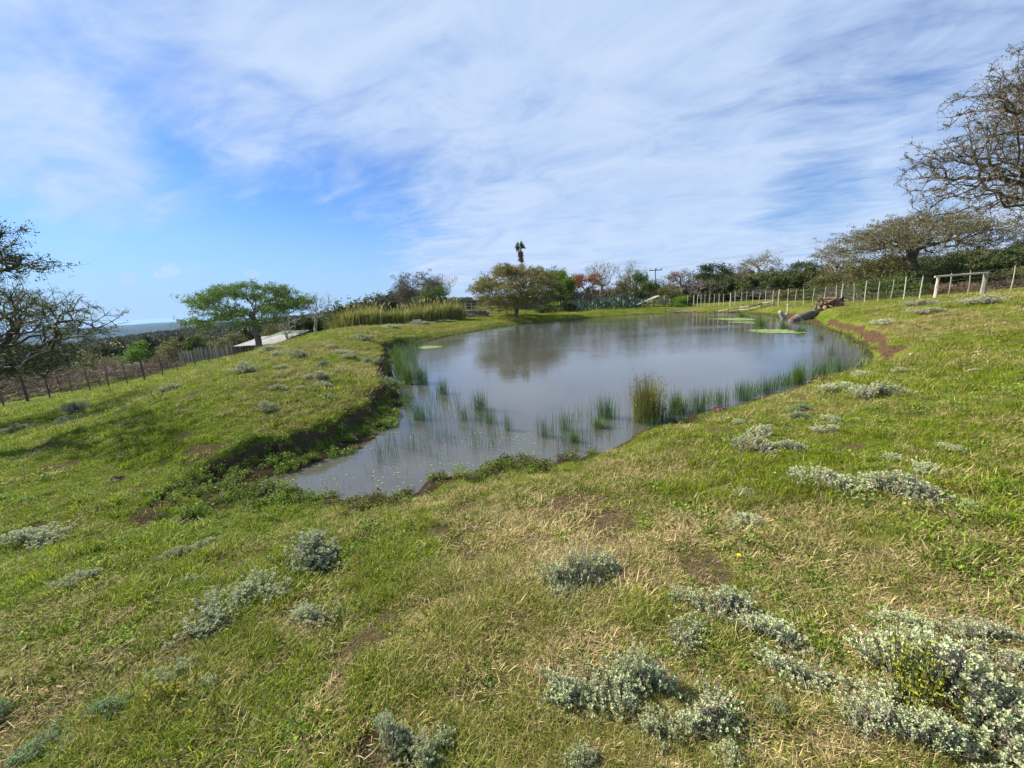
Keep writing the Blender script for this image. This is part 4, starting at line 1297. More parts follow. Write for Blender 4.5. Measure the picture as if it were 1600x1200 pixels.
T('thicket', 'grey bushy growth behind the small dead tree', 'bush', 425, 500, 70, 54, 'bush', 'olive_brush', 'bark_grey', 'bark_grey', .0, 520, 6000, .16, 72)
T('brush_pile', 'grey bare brush at the foot of the pale leafless tree', 'bush', 470, 510, 46, 41, 'bush', None, 'bark_pale', 'bark_grey', .0, 800, 0, .1, 73, r_tip=.009)
T('green_bush', 'spiky green bush at the left end of the tall yellow grass', 'bush', 523, 490, 34, 42, 'bush', 'mid_green', 'bark_dark', 'bark_dark', .0, 240, 4200, .14, 74)
for i, (px, py, wx, Y, sd_, lab) in enumerate(((60, 572, 120, 26, 75, 'left part of the brown dry brush hedge'), (140, 566, 110, 28, 76, 'middle part of the brown dry brush hedge'), (205, 562, 70, 30, 77, 'right part of the brown dry brush hedge, by the fence'),
                                         (248, 556, 44, 36, 78, 'small brown bush between the pale wall and the pole pen'), (-20, 575, 90, 25, 79, 'brown dry brush cut by the left edge'))):
    T('dry_hedge', lab, 'hedge', px, py, wx, Y, 'bush', 'brown_brush', 'twig_purple', 'twig_purple', .0, 900, 3600, .08, sd_, r_tip=.006, group='brown dry brush behind the left fence')
T('olive_bush', 'yellow green spreading bush over the brown hedge', 'bush', 150, 549, 70, 32, 'bush', 'olive_brush', 'bark_pale', 'bark_pale', .3, 420, 3600, .10, 80)


# near thorn trees at both edges of the picture
def edge_tree(label, base, trunk_pts, tips, seed, leafn, leaf_s, leafm, barkm, twigm, r_tip, r_base, seg, bf, sag=0.0):
    rg = np.random.default_rng(seed)
    P, par = skeleton(tips, trunk_pts, seg, bf, .22, rg, sag)
    # short side twigs
    n = len(P)
    (Vb, Fb), (Vs, Fs), Rr, child = branch_mesh(P, par, r_tip, r_base, rg=rg, thick=.022)
    idx_ = np.where(Rr < r_tip * 3.2)[0]
    k = int(len(idx_) * 3.2)
    ch = idx_[rg.integers(0, len(idx_), k)]
    d = rg.normal(0, 1, (k, 3)); d[:, 2] *= .6
    pd = P[ch] - P[np.maximum(par[ch], 0)]; pd /= np.linalg.norm(pd, axis=1)[:, None] + 1e-6
    d += pd * 1.1; d /= np.linalg.norm(d, axis=1)[:, None]
    L_ = rg.uniform(.10, .38, k)[:, None]
    s = np.cross(d, rg.normal(0, 1, (k, 3))); s /= np.linalg.norm(s, axis=1)[:, None]
    s2 = np.cross(d, s)
    r0_ = r_tip * .75
    mid = P[ch] + d * L_ * .5 + s * L_ * .06
    tip_ = P[ch] + d * L_
    Vt = np.stack([P[ch] + s * r0_, P[ch] - s * r0_ * .5 + s2 * r0_ * .87, P[ch] - s * r0_ * .5 - s2 * r0_ * .87,
                   mid + s * r0_ * .7, mid - s * r0_ * .35 + s2 * r0_ * .6, mid - s * r0_ * .35 - s2 * r0_ * .6, tip_], 1).reshape(-1, 3)
    i0 = np.arange(k)[:, None] * 7
    Ft = np.concatenate([i0 + f for f in ([0, 1, 4, 3], [1, 2, 5, 4], [2, 0, 3, 5])])
    Ft3 = np.concatenate([i0 + f for f in ([3, 4, 6], [4, 5, 6], [5, 3, 6])])
    root = thing('thorn_tree', label, 'tree', base)
    b_ = np.array(base)
    obj('trunk', mesh_np('trunk', Vb - b_, [Fb], [M[barkm]], smooth=True, attrs={'v': np.full(len(Vb), .5)}), root)
    obj('branches', mesh_np('branches', np.vstack([Vs, Vt]) - b_, [np.vstack([Fs, Ft + len(Vs)]), Ft3 + len(Vs)], [M[twigm]], attrs={'v': np.full(len(Vs) + len(Vt), .5)}), root)
    if leafn:
        ch2 = rg.integers(0, k, leafn)
        t_ = rg.random(leafn)[:, None]
        LP = P[ch][ch2] * (1 - t_) + tip_[ch2] * t_ + rg.normal(0, leaf_s * .6, (leafn, 3))
        Vv, Ff, vv = leaf_quads(LP, leaf_s, .5, rg, 1.8)
        obj('crown', mesh_np('crown', Vv - b_, [Ff], [G[leafm]], attrs={'v': vv}), root)
    return root


rg = np.random.default_rng(101)
# right: trunk outside the frame, crown reaching in over the field
by = 17.0
bx = Q(1735, by, 2)[0]
bz = gz(bx, by)
tips = []
for px, py in ((1432, 262), (1448, 268), (1445, 300), (1478, 282), (1500, 205), (1488, 165), (1505, 150), (1530, 142), (1560, 105), (1590, 82), (1520, 240), (1560, 180), (1600, 140),
               (1560, 255), (1600, 220), (1540, 305), (1590, 300), (1605, 340), (1570, 330), (1500, 300), (1475, 235), (1640, 200), (1650, 300), (1650, 120), (1700, 160), (1700, 250), (1740, 90),
               (1760, 200), (1660, 60), (1800, 150), (1545, 215), (1580, 150), (1575, 285), (1530, 180), (1620, 260), (1625, 95), (1490, 255), (1460, 245)):
    for _ in range(3):
        c_ = atY(px + (80 if px > 1470 else 34) + rg.normal(0, 7), py + rg.normal(0, 7), by + rg.normal(0, 2.0) * (1 if px > 1480 else .4))
        k = 34 if px > 1480 else 22
        tips.append(c_ + rg.normal(0, 1, (k, 3)) * np.array([.62, .6, .34]))
tips = np.concatenate(tips)
trunk = [np.array([bx, by, bz - .3]), np.array([bx - .1, by, bz + .8]), np.array([bx - .3, by + .1, bz + 1.8]), np.array([bx - .5, by, bz + 2.8])]
edge_tree('tall twiggy thorn tree reaching in at the right edge over the field', (bx, by, bz), trunk, tips, 102, 50000, .055, 'acacia_dull', 'bark_dark', 'twig_brown', .0095, .34, .38, .34, sag=-.05)
# left: two crowns of one tree
by = 12.5
bx = Q(-75, by, 0)[0]
bz = gz(bx, by)
tips = []
for px, py in ((12, 462), (40, 466), (70, 478), (100, 482), (118, 488), (20, 490), (60, 500), (95, 512), (140, 512), (155, 520), (30, 520), (10, 545), (60, 545), (90, 555), (45, 575), (10, 580), (75, 572),
               (-30, 470), (-60, 500), (-40, 540), (-90, 480), (-100, 530), (-140, 510)):
    for _ in range(3):
        c_ = atY(px - 22 + rg.normal(0, 6), py + rg.normal(0, 4), by + rg.normal(0, 1.0))
        tips.append(c_ + rg.normal(0, 1, (18, 3)) * np.array([.34, .4, .15]))
tips = np.concatenate(tips)
trunk = [np.array([bx - .6, by, bz - .3]), np.array([bx - .5, by, bz + .5]), np.array([bx - .2, by + .1, bz + .9]), np.array([bx + .1, by, bz + 1.2])]
edge_tree('low spreading thorn tree leaning in at the left edge before the fence', (bx - .6, by, bz), trunk, tips, 103, 17000, .045, 'mid_green', 'bark_dark', 'bark_dark', .008, .2, .28, .34)
by = 9.0
bx = Q(-190, by, 0)[0]
bz = gz(bx, by)
tips = []
for px, py in ((5, 362), (12, 385), (30, 405), (48, 412), (25, 420), (5, 425), (-20, 380), (-50, 400), (-40, 350), (-90, 370), (-120, 400), (-160, 360), (-200, 330), (-240, 380), (-280, 350)):
    for _ in range(2):
        c_ = atY(px - 18 + rg.normal(0, 4), py + rg.normal(0, 4), by + rg.normal(0, .6))
        tips.append(c_ + rg.normal(0, 1, (12, 3)) * np.array([.13, .3, .05]))
tips = np.concatenate(tips)
trunk = [np.array([bx, by, bz - .3]), np.array([bx, by, bz + 1.2]), np.array([bx + .1, by, bz + 2.2]), np.array([bx + .2, by, bz + 2.9])]
edge_tree('dark leafy branches of a tall thorn tree poking in at the upper left edge', (bx, by, bz), trunk, tips, 104, 7000, .045, 'dark_green', 'bark_dark', 'bark_dark', .007, .2, .3, .34)


# tall yellow grass stands behind the left bank
def make_tallgrass(rg, n, spread, h):
    B = np.c_[rg.normal(0, spread * .42, n), rg.normal(0, spread * .3, n), np.full(n, -.05)]
    az = np.arctan2(B[:, 1], B[:, 0]) + rg.normal(0, .6, n)
    Vv, Ff, vv = blades(B, az, rg.uniform(0, .38, n), rg.uniform(.4, 1.0, n) * h, rg.uniform(.03, .06, n), rg.uniform(.2, .9, n), rg)
    return mesh_np('blades', Vv, Ff, [G['tall_grass']], attrs={'v': vv})


def make_plumes(rg, n, spread, h):
    mb = MB()
    for _ in range(n):
        x, y = rg.normal(0, spread * .42), rg.normal(0, spread * .3)
        lx = x * .25 + rg.normal(0, .08)
        z = h * rg.uniform(.85, 1.12)
        mb.tube([[x, y, 0], [x + lx * .5, y, z * .6], [x + lx, y, z * .9]], [.008, .007, .006], 3, .7, cap=False)
        mb.tube([[x + lx, y, z * .86], [x + lx * 1.25, y, z * .94], [x + lx * 1.6 + .03, y, z]], [.012, .035, .006], 5, 1.0)
    return mb.mesh('plumes', [G['tall_grass']])


rg = np.random.default_rng(61)
tg = [(make_tallgrass(rg, 900, 1.2, 1.0), make_plumes(rg, 14, 1.2, .9)) for _ in range(3)]
tg_lab = [('tall yellow grass clump at the left end of the row', 548, 478, 44), ('tall yellow grass clump, second from the left end', 576, 474, 42), ('tall yellow grass clump in the left middle of the row', 604, 476, 42),
          ('tall yellow grass clump under the purplish tree', 632, 474, 40), ('tall plumed yellow grass clump right of the white box', 662, 472, 38), ('tall plumed green yellow clump, second from the right end', 688, 466, 34), ('greenest tall grass clump at the right end of the row', 711, 467, 30)]
for i, (lab, px, pyt, wx) in enumerate(tg_lab):
    Y = 38 + i * .7
    X = Q(px, Y, .8)[0]; z = gz(X, Y)
    h = (atY(px, pyt, Y)[2] - z) * 1.15
    sc = wx * Y / FOC / 2.1
    h *= rng.uniform(.8, 1.15)
    root = thing('tall_grass_clump', lab, 'grass clump', (X, Y, z), rng.uniform(0, .5), 'tall yellow grass clumps behind the left bank')
    root.scale = (sc, sc, h)
    a_, b_ = tg[i % 3]
    obj('blades', a_, root); obj('plumes', b_, root)


# reeds in the water
def make_reed(rg, n, spread, h, mat, wid=.006, lean=.22, heads=False):
    B = np.c_[rg.normal(0, spread * .5, (n, 2)), np.full(n, -.12)]
    az = np.arctan2(B[:, 1], B[:, 0]) + rg.normal(0, .7, n)
    Vv, Ff, vv = blades(B, az, np.abs(rg.normal(0, lean, n)), rg.uniform(.5, 1.0, n) * h + .12, rg.uniform(.6, 1.2, n) * wid, np.abs(rg.normal(.12, .15, n)), rg)
    return mesh_np('stems', Vv, Ff, [mat], attrs={'v': vv}), Vv, vv


rg = np.random.default_rng(71)
RB = [make_reed(rg, 230, .16, .5, G['reed'], .008), make_reed(rg, 190, .2, .5, G['reed_blue'], .007), make_reed(rg, 110, .22, .5, G['reed_blue'], .0065, .16), make_reed(rg, 760, .20, .6, G['reed_brown'], .0075, .22)]


def seed_heads(rg, Vv, n):
    tips_ = Vv.reshape(-1, 5, 3)[:, 4]
    ch = rg.integers(0, len(tips_), n)
    P = tips_[ch] - np.c_[np.zeros((n, 2)), rg.uniform(.01, .06, n)]
    V_, F_, v_ = leaf_quads(np.repeat(P, 3, 0), .03, 0, rg, 2.2)
    return mesh_np('seed_heads', V_, [F_], [G['rust']], attrs={'v': v_})


RD = [(1010, 657, 70, 76, 3, 'tallest brown tipped rush clump standing in the near water'),
      (948, 652, 48, 44, 1, 'green rush clump left of the tall brown tipped one'),
      (1056, 645, 44, 44, 0, 'bright green rush clump right of the tall brown tipped one'),
      (1092, 642, 40, 42, 1, 'green rush clump second right of the tall brown tipped one'),
      (1128, 634, 36, 34, 2, 'thin rush clump close to the near right shore'),
      (1162, 625, 36, 36, 1, 'rush clump midway along the near right shore'),
      (1196, 614, 32, 36, 2, 'thin rush clump left of the dark green one'),
      (1245, 600, 30, 44, 0, 'dark green upright rush clump by the near right shore'),
      (1282, 592, 40, 38, 1, 'rush clump near the right bend of the shore'),
      (1310, 580, 34, 34, 2, 'thin rush clump at the right bend of the shore'),
      (1300, 555, 26, 26, 2, 'thin rushes standing in water off the red bank'),
      (750, 640, 34, 38, 1, 'green rush clump farthest out left of centre water'),
      (766, 660, 30, 34, 2, 'thin rush clump just nearer than the farthest left one'),
      (724, 655, 30, 30, 2, 'thin rush clump left of the centre ones'),
      (795, 672, 22, 40, 2, 'narrow tall rush clump alone in the centre water'),
      (852, 682, 34, 36, 2, 'thin rush clump left of the moored pair near shore'),
      (885, 672, 36, 40, 2, 'thin rushes in the middle near water'),
      (897, 690, 30, 22, 0, 'short dense rush tuft close to the near shore'),
      (935, 668, 34, 20, 0, 'low leaning rush tuft before the green clump'),
      (692, 615, 24, 30, 1, 'rush clump standing off the left bank'),
      (655, 655, 34, 30, 1, 'rush clump off the dark left bank, nearer one'),
      (660, 598, 34, 34, 1, 'rush clump by the far end of the dark left bank'),
      (638, 600, 30, 48, 0, 'tall green rush clump against the left bank'),
      (625, 585, 26, 44, 0, 'green rush clump hugging the left bank'),
      (622, 563, 22, 30, 0, 'green rush clump on the bend of the left bank'),
      (640, 540, 24, 16, 0, 'far green rush clump along the left bank'),
      (670, 530, 26, 12, 0, 'farthest green rush clump along the left bank'),
      (1187, 510, 30, 22, 0, 'rounded bright green rush tuft at the far right shore'),
      (1225, 513, 24, 12, 0, 'low green rush tuft right of the rounded far one'),
      (1160, 495, 26, 8, 0, 'low green rush tuft left of the rounded far one'),
      (1250, 519, 24, 12, 0, 'green rush tuft before the dark log'),
      (1280, 530, 22, 14, 2, 'thin rush tuft between log and red bank')]
heads_me = seed_heads(rg, RB[3][1], 90)
for px, py, wx, hx, k, lab in RD:
    p = onz(px, py, 0)
    depth = float(np.dot(p - CP, FW))
    h = hx * depth / FOC * 1.12
    sc = wx * depth / FOC / (.62 if k != 3 else .75)
    root = thing('rush_clump', lab, 'rushes', (p[0], p[1], 0), rng.uniform(0, 6), 'rush clumps standing in the pond')
    root.scale = (sc, sc, h / (.5 if k != 3 else .6))
    obj('stems', RB[k][0], root)
    if k == 3: obj('seed_heads', heads_me, root)


# scattered single reed stems: stuff
def reed_poly(poly, n, h0, h1, rg):
    P = []
    poly = np.array(poly, float)
    lo, hi = poly.min(0), poly.max(0)
    while len(P) < n:
        q = rg.uniform(lo, hi)
        ins = False
        for i in range(len(poly)):
            a, b = poly[i], poly[i - 1]
            if (a[1] > q[1]) != (b[1] > q[1]) and q[0] < (b[0] - a[0]) * (q[1] - a[1]) / (b[1] - a[1]) + a[0]: ins = not ins
        if ins and vnoise(q[0], q[1] * 2.2, 26, 5) > rg.uniform(.25, .75): P.append(q)
    W = np.array([onz(x, y, 0) for x, y in P])
    return W, rg.uniform(h0, h1, n)


rg = np.random.default_rng(81)
A = [reed_poly([(600, 690), (640, 640), (660, 600), (700, 610), (760, 640), (800, 680), (780, 700), (700, 715), (640, 730), (560, 725)], 1100, .12, .42, rg),
     reed_poly([(830, 660), (920, 640), (1000, 660), (960, 690), (900, 708), (840, 705)], 420, .12, .4, rg),
     reed_poly([(1000, 655), (1120, 620), (1230, 592), (1320, 560), (1345, 568), (1290, 590), (1130, 636), (1010, 676)], 1900, .12, .40, rg),
     reed_poly([(612, 560), (640, 538), (665, 533), (650, 560), (665, 610), (640, 650), (622, 620)], 1500, .2, .5, rg),
     reed_poly([(470, 740), (560, 720), (650, 730), (640, 755), (560, 768), (480, 758)], 70, .05, .16, rg)]
B = np.concatenate([a[0] for a in A]); Lh = np.concatenate([a[1] for a in A])
n = len(B)
B[:, 2] = -.08
wd = np.clip(np.linalg.norm(B, axis=1) * .0006, .004, .012)
Vv, Ff, vv = blades(B, rg.uniform(0, 6.28, n), np.abs(rg.normal(0, .18, n)), Lh + .08, wd, np.where(rg.random(n) < .12, rg.uniform(.8, 2.0, n), np.abs(rg.normal(.1, .2, n))), rg)
obj('reeds', mesh_np('reeds', Vv, Ff, [G['reed_blue']], attrs={'v': vv}), kind='stuff', label='thin scattered reed stems standing in the shallow water')

# green fringe on the far shores: blades along the waterline
B = []
for i in range(len(POND)):
    a_, b_ = POND[i, :2], POND[(i + 1) % len(POND), :2]
    r = np.hypot(*a_)
    L_ = np.linalg.norm(b_ - a_)
    th = math.atan2(a_[0], a_[1])
    if r > 13 and a_[0] < 22.5:
        m_ = int(L_ * 34)
        t_ = rg.random((m_, 1))
        q = a_ + (b_ - a_) * t_ + rg.normal(0, .16, (m_, 2))
        B.append(q)
B = np.concatenate(B)
z = ground(B[:, 0], B[:, 1])
B = np.c_[B, np.maximum(z, -.05) - .03]
n = len(B)
Vv, Ff, vv = blades(B, rg.uniform(0, 6.28, n), np.abs(rg.normal(0, .3, n)), rg.uniform(.10, .34, n), np.full(n, .016), np.abs(rg.normal(.2, .3, n)), rg)
obj('shore_grass', mesh_np('shore_grass', Vv, Ff, [G['reed']], attrs={'v': vv}), kind='stuff', label='green grass fringe along the far waterline')


# broad-leaved water weeds on the shelf under the dark bank and along the near shore
def weed_mesh(rg, n, s, ls):
    mb = []
    P = []; D = []
    for i in range(n):
        b0 = np.r_[rg.normal(0, s * .4, 2), 0]
        h = rg.uniform(.03, .10)
        for k in range(7):
            a_ = rg.uniform(0, 6.28)
            P.append(b0 + [math.cos(a_) * .008, math.sin(a_) * .008, h * (k + 1) / 7]); D.append([math.cos(a_), math.sin(a_), .35])
    V_, F_, v_ = leaf_quads(np.array(P), ls, 0, rg, 1.9, np.array(D) * 1.2)
    return mesh_np('weed', V_, [F_], [G['weed']], attrs={'v': v_})


weeds = [proto('weed_kind_%02d' % i, weed_mesh(rg, 9, .08, .026)) for i in range(4)]
N_ = 30000
x, y, r = polar_pts(N_, 3.8, 12, -50, 30, 1.0, rg)
zz, d, face, sh, bw = ground(x, y, True)
shelf = (d > -.05) & (d < sh * 1.3 + .12) & (d < 1.6)
leftm = x < -1.6
k = shelf & (rg.random(N_) < np.where(leftm & (d > -.3), .30, .24)) & (vnoise(x, y, .25, 3) > np.where(leftm, .33, .45)) & ((x < 1.2))
face_k = (face > .25) & leftm & (rg.random(N_) < .02)
k = k | face_k
x, y, zz, d = x[k], y[k], zz[k], d[k]
n = len(x)
gn_scatter('water_weeds', np.c_[x, y, np.maximum(zz, -.01)], np.c_[rg.normal(0, .15, (n, 2)), rg.uniform(0, 6.28, n)], rg.uniform(.6, 1.35, n), rg.integers(0, 4, n),
           np.clip(np.where(x > -1.9, rg.uniform(.1, .8, n), rg.uniform(0, .42, n)), 0, 1), weeds, 'leafy green weeds crowding the muddy edge of the pond')

# floating leaves near the inlet
n = 240
x, y, _ = polar_pts(n * 6, 4.3, 9, -38, 4, 1.0, rg)
d, _, _ = pond_dist(x, y)
k = (d < -.03) & (d > -1.6) & (vnoise(x, y, .35, 8) > .5)
x, y = x[k][:n], y[k][:n]
n = len(x)
s_ = rg.uniform(.008, .022, n); a_ = rg.uniform(0, 6.28, n)
Vv = np.stack([np.c_[x + np.cos(a_ + q) * s_, y + np.sin(a_ + q) * s_ * .7, np.full(n, .004)] for q in (0, 1.2, 2.2, 3.3, 4.6)], 1).reshape(-1, 3)
Ff = np.arange(n * 5).reshape(n, 5)
obj('floating_leaves', mesh_np('floating_leaves', Vv, [Ff], [G['algae']], attrs={'v': np.repeat(rg.random(n), 5)}), kind='stuff', label='small pale leaves floating in the shallow inlet')

# algae mats
for px, py, wx, hx, lab in ((1150, 499, 44, 5, 'long pale green algae mat on the far right water'), (1168, 504, 34, 5, 'small algae mat touching the long one'), (1212, 518, 62, 7, 'oval light green algae mat nearest the log'), (668, 543, 30, 4, 'thin algae mat off the far left bank')):
    c_ = onz(px, py, 0); e1 = onz(px + wx / 2, py, 0); e2 = onz(px, py - hx / 2, 0)
    rx = np.linalg.norm(e1 - c_); ry = np.linalg.norm(e2 - c_)
    nf = 620
    q_ = rg.random(nf) ** .5 * (1 + .12 * rg.normal(0, 1, nf)); t_ = rg.uniform(0, 6.283, nf)
    fx_ = np.cos(t_) * q_ * rx * (1 + .15 * np.sin(3 * t_ + px)); fy_ = np.sin(t_) * q_ * ry * (1 + .2 * np.sin(2 * t_ + py))
    fs_ = rg.uniform(.05, .13, nf) * rx; fz_ = rg.uniform(.004, .02, nf)
    Vv = np.stack([np.c_[fx_ + np.cos(u_ + t_) * fs_ * rg.uniform(.7, 1.2, nf), fy_ + np.sin(u_ + t_) * fs_ * rg.uniform(.7, 1.2, nf), fz_] for u_ in np.arange(7) / 7 * 6.283], 1).reshape(-1, 3)
    o = obj('algae_mat', mesh_np('algae_mat', Vv, [np.arange(nf * 7).reshape(nf, 7)], [G['algae']], attrs={'v': np.repeat(rg.random(nf), 7)}), loc=(c_[0], c_[1], 0))
    tag(o, lab, 'algae', 'algae mats floating on the pond')


# ------------------------------------------------------------------ fences
def make_post(h, r, rg, bend=.03):
    mb = MB()
    k = 6
    o1, o2 = rg.normal(0, bend, 2), rg.normal(0, bend, 2)
    P = [[o1[0] * math.sin(3 * i / k), o1[1] * math.sin(3 * i / k), -.4 + (h + .4) * i / k] for i in range(k + 1)]
    mb.tube(P, [r * (1.08 - .2 * i / k) for i in range(k + 1)], 7, rg.random(), wob=.06)
    return mb


def fence(label, pts_, post_mat, hs, nwires=4, group=None):
    """pts_: list of (X, Y, thick)"""
    P = [np.array([x, y, gz(x, y)]) for x, y, *_ in pts_]
    base = P[0]
    root = thing('wire_fence', label, 'fence', tuple(base))
    rgf = np.random.default_rng(len(pts_))
    tops = []
    for (x, y, thick, ht), p in zip(pts_, P):
        mb = make_post(ht, .062 if thick else .033, rgf)
        o = mb.build('post', M[post_mat], root, smooth=False)
        o.location = tuple(p - base)
        o.rotation_euler = (rgf.normal(0, .03), rgf.normal(0, .03), rgf.uniform(0, 6))
        tops.append(ht)
    for k in range(nwires):
        mb = MB()
        f = (k + .8) / (nwires + .2)
        Q_ = [p - base + [0, .04, f * t_] for p, t_ in zip(P, tops)]
        mb.tube(Q_, .004, 3, cap=False)
        mb.build('wire', M['wire'], root)
    return root


def cr5(u): return 1180 + u / 3.81
def cr4(u): return 900 + u / 4.706


# right fence, far to near (picture columns and depth)
Rp = [(cr4(u), None, 0) for u in (820,)] + [(cr4(862), None, 1)] + [(cr4(u), None, 0) for u in (895, 922, 948, 982, 1015, 1050, 1088)] + [(cr4(1130), None, 1)] + \
     [(cr4(u), None, 0) for u in (1170, 1212, 1253, 1295, 1345, 1397, 1447)] + [(cr4(1497), None, 1)] + [(cr5(u), None, 0) for u in (190, 240, 287, 345, 413, 478)] + [(cr5(518), None, 1)] + \
     [(cr5(u), None, 0) for u in (587, 655, 732, 803, 882, 977)]
dep = lambda px: float(np.interp(px, [1070, 1145, 1218, 1260, 1316, 1372, 1436, 1534, 1600], [49, 43, 36, 33, 30, 27, 25, 24.5, 24]))
lst = []
for px, _, th_ in Rp:
    Y = dep(px); lst.append((Q(px, Y, .9)[0], Y, th_, rng.uniform(1.28, 1.5)))
fence('wire fence with pale crooked wooden posts running along the far right shore', lst, 'post_pale', 1.4)
lst = [(Q(px, Y, 1.2)[0], Y, th_, h) for px, Y, th_, h in ((cr5(1150), 26, 0, 1.45), (cr5(1262), 26, 0, 1.5), (1578, 25.5, 0, 1.55), (1625, 25, 0, 1.5), (1680, 25, 1, 1.5))]
fence('wire fence with thin pale posts continuing behind and right of the gate', lst, 'post_pale', 1.4)
# gate: two thick posts and a cross bar
gl = np.array(Q(1461.5, 24.6, 1.1)); gr_ = np.array(Q(1535, 24.2, 1.1))
gl[2] = gz(gl[0], gl[1]); gr_[2] = gz(gr_[0], gr_[1])
root = thing('gate_frame', 'open wooden gate frame of two thick pale posts and a sloping top bar', 'gate', tuple(gl))
zt_l = atY(1461.5, 433, gl[1])[2] - gl[2]; zt_r = atY(1536, 427, gr_[1])[2] - gr_[2]
for p, h, r in ((gl, zt_l, .085), (gr_, zt_r, .125)):
    mb = make_post(h, r, rng, .01)
    o = mb.build('post', M['post_pale'], root); o.location = tuple(p - gl)
mb = MB()
a_ = np.array([-.25, -.02, zt_l + .02]); b_ = gr_ - gl + np.array([.12, -.02, zt_r + .02])
mb.tube([a_ + (b_ - a_) * t for t in np.linspace(0, 1, 6)], [.055, .06, .06, .058, .055, .05], 7, .7, wob=.05)
mb.build('top_bar', M['post_pale'], root)

# left fence, near to far
Lp = [(-30, 20.5, 0), (4, 21, 0), (41, 21.3, 1), (77, 21.8, 0), (111, 22.3, 0), (140, 23, 0), (171, 23.6, 0), (199, 24.3, 0), (227, 25, 1), (254, 26.5, 0), (279, 28, 0), (306, 30, 0), (328, 32, 0), (345, 34, 0), (352, 36, 0), (366, 39, 0)]
lst = [(Q(px, Y, -1.5)[0], Y, th_, 1.42 if th_ else rng.uniform(1.2, 1.35)) for px, Y, th_ in Lp]
fence('wire fence with dark leaning posts crossing the sunlit field on the left', lst, 'post_dark', 1.4, 4)
lst = [(Q(px, Y, -2)[0], Y, 0, 1.2) for px, Y in ((40, 25.0), (95, 26), (140, 27), (185, 29.5), (235, 32), (262, 34), (290, 36))]
fence('second line of thin dark posts behind the left field fence', lst, 'post_dark', 1.3, 2)

# pole pen behind the left fence
pen_a = np.array(Q(283, 40, -2)[:2]); pen_b = np.array(Q(366, 44, -2)[:2])
root = thing('pole_pen', 'grey pen wall of upright poles between the left fence and the shed', 'pen', (pen_a[0], pen_a[1], gz(*pen_a)))
for i in range(58):
    q = pen_a + (pen_b - pen_a) * (i / 57)
    mb = MB(); h = rng.uniform(1.0, 1.45)
    mb.tube([[0, 0, -.3], [rng.normal(0, .02), 0, h * .5], [rng.normal(0, .03), 0, h]], [.045, .042, .034], 6, rng.random())
    o = mb.build('pole', M['bark_pale' if i % 3 else 'bark_grey'], root)
    o.location = (q[0] - pen_a[0] + rng.normal(0, .02), q[1] - pen_a[1] + rng.normal(0, .05), gz(*q) - gz(*pen_a))

# shed with corrugated roofs
root_xy = np.array(Q(400, 45, -1)[:2])
zg = gz(*root_xy)
root = thing('shed', 'low pole shed with a grey sheet roof and a green sheet roof behind the acacia', 'shed', (root_xy[0], root_xy[1], zg))


def corr(x0, x1, y0, y1, z00, z10, z01, z11, pitch=.18):
    n = int((x1 - x0) / pitch * 4)
    xs = np.linspace(x0, x1, n)
    u = (xs - x0) / (x1 - x0)
    wv = .022 * np.sin(xs / pitch * 2 * math.pi)
    A0 = np.c_[xs, np.full(n, y0), z00 + (z10 - z00) * u + wv]; B0 = np.c_[xs, np.full(n, y1), z01 + (z11 - z01) * u + wv]
    V_ = np.vstack([A0, B0, A0 - [0, 0, .012], B0 - [0, 0, .012]])
    i = np.arange(n - 1)
    F_ = np.vstack([np.stack([i, i + 1, i + 1 + n, i + n], 1), np.stack([i + 2 * n, i + 3 * n, i + 1 + 3 * n, i + 1 + 2 * n], 1)])
    return mesh_np('roof', V_, [F_], [], attrs={'v': np.full(len(V_), .5)})


def zt(px, py, Y): return atY(px, py, Y)[2] - zg
def xt(px, Y): return Q(px, Y, zg + 1.5)[0] - root_xy[0]


zA = zt(364, 541.5, 44); zB = zt(364, 534, 50)
me_ = corr(xt(361, 44), xt(432, 44), -1.0, 4.6, zA, zt(430, 537, 44), zA + .62, zA + .85); me_.materials.append(M['roof_grey'])
obj('roof', me_, root, label='grey weathered sheet roof')
me_ = corr(xt(404, 47), xt(452, 47), 1.2, 7.2, zt(404, 533.5, 46), zt(452, 531, 46), zt(404, 533, 46) + .75, zt(452, 530, 46) + .65); me_.materials.append(M['roof_green'])
obj('roof', me_, root, label='green painted sheet roof')
xx0, xx1 = xt(363, 44), xt(450, 44)
for i in range(40):
    mb = MB(); x_ = xx0 + (xx1 - xx0) * i / 39
    g_ = gz(root_xy[0] + x_, root_xy[1] - .7) - zg
    mb.tube([[x_, -.75, g_ - .3], [x_ + rng.normal(0, .02), -.75, zA - .06]], [.06, .055], 6, rng.random())
    mb.build('wall_pole', M['bark_grey' if i % 2 else 'bark_dark'], root)
mb = MB(); mb.box(((xx0 + xx1) / 2, 3.8, .4), (xx1 - xx0 - .2, .1, max(.6, zA + .9)), a=.2); mb.build('back_wall', M['post_dark'], root)

# pale low wall far left
q = Q(206, 38, -2); z_ = gz(q[0], q[1])
root = thing('low_wall', 'pale broken plaster wall seen between the left fence posts', 'wall', (q[0], q[1], z_))
for dx, wd_, h in ((-.75, .9, 1.0), (.1, .7, .75), (.75, .55, 1.15)):
    mb = MB(); mb.box((dx, 0, h / 2 - .15), (wd_, .35, h + .3), jit=.04); mb.build('wall_section', M['plaster'], root)

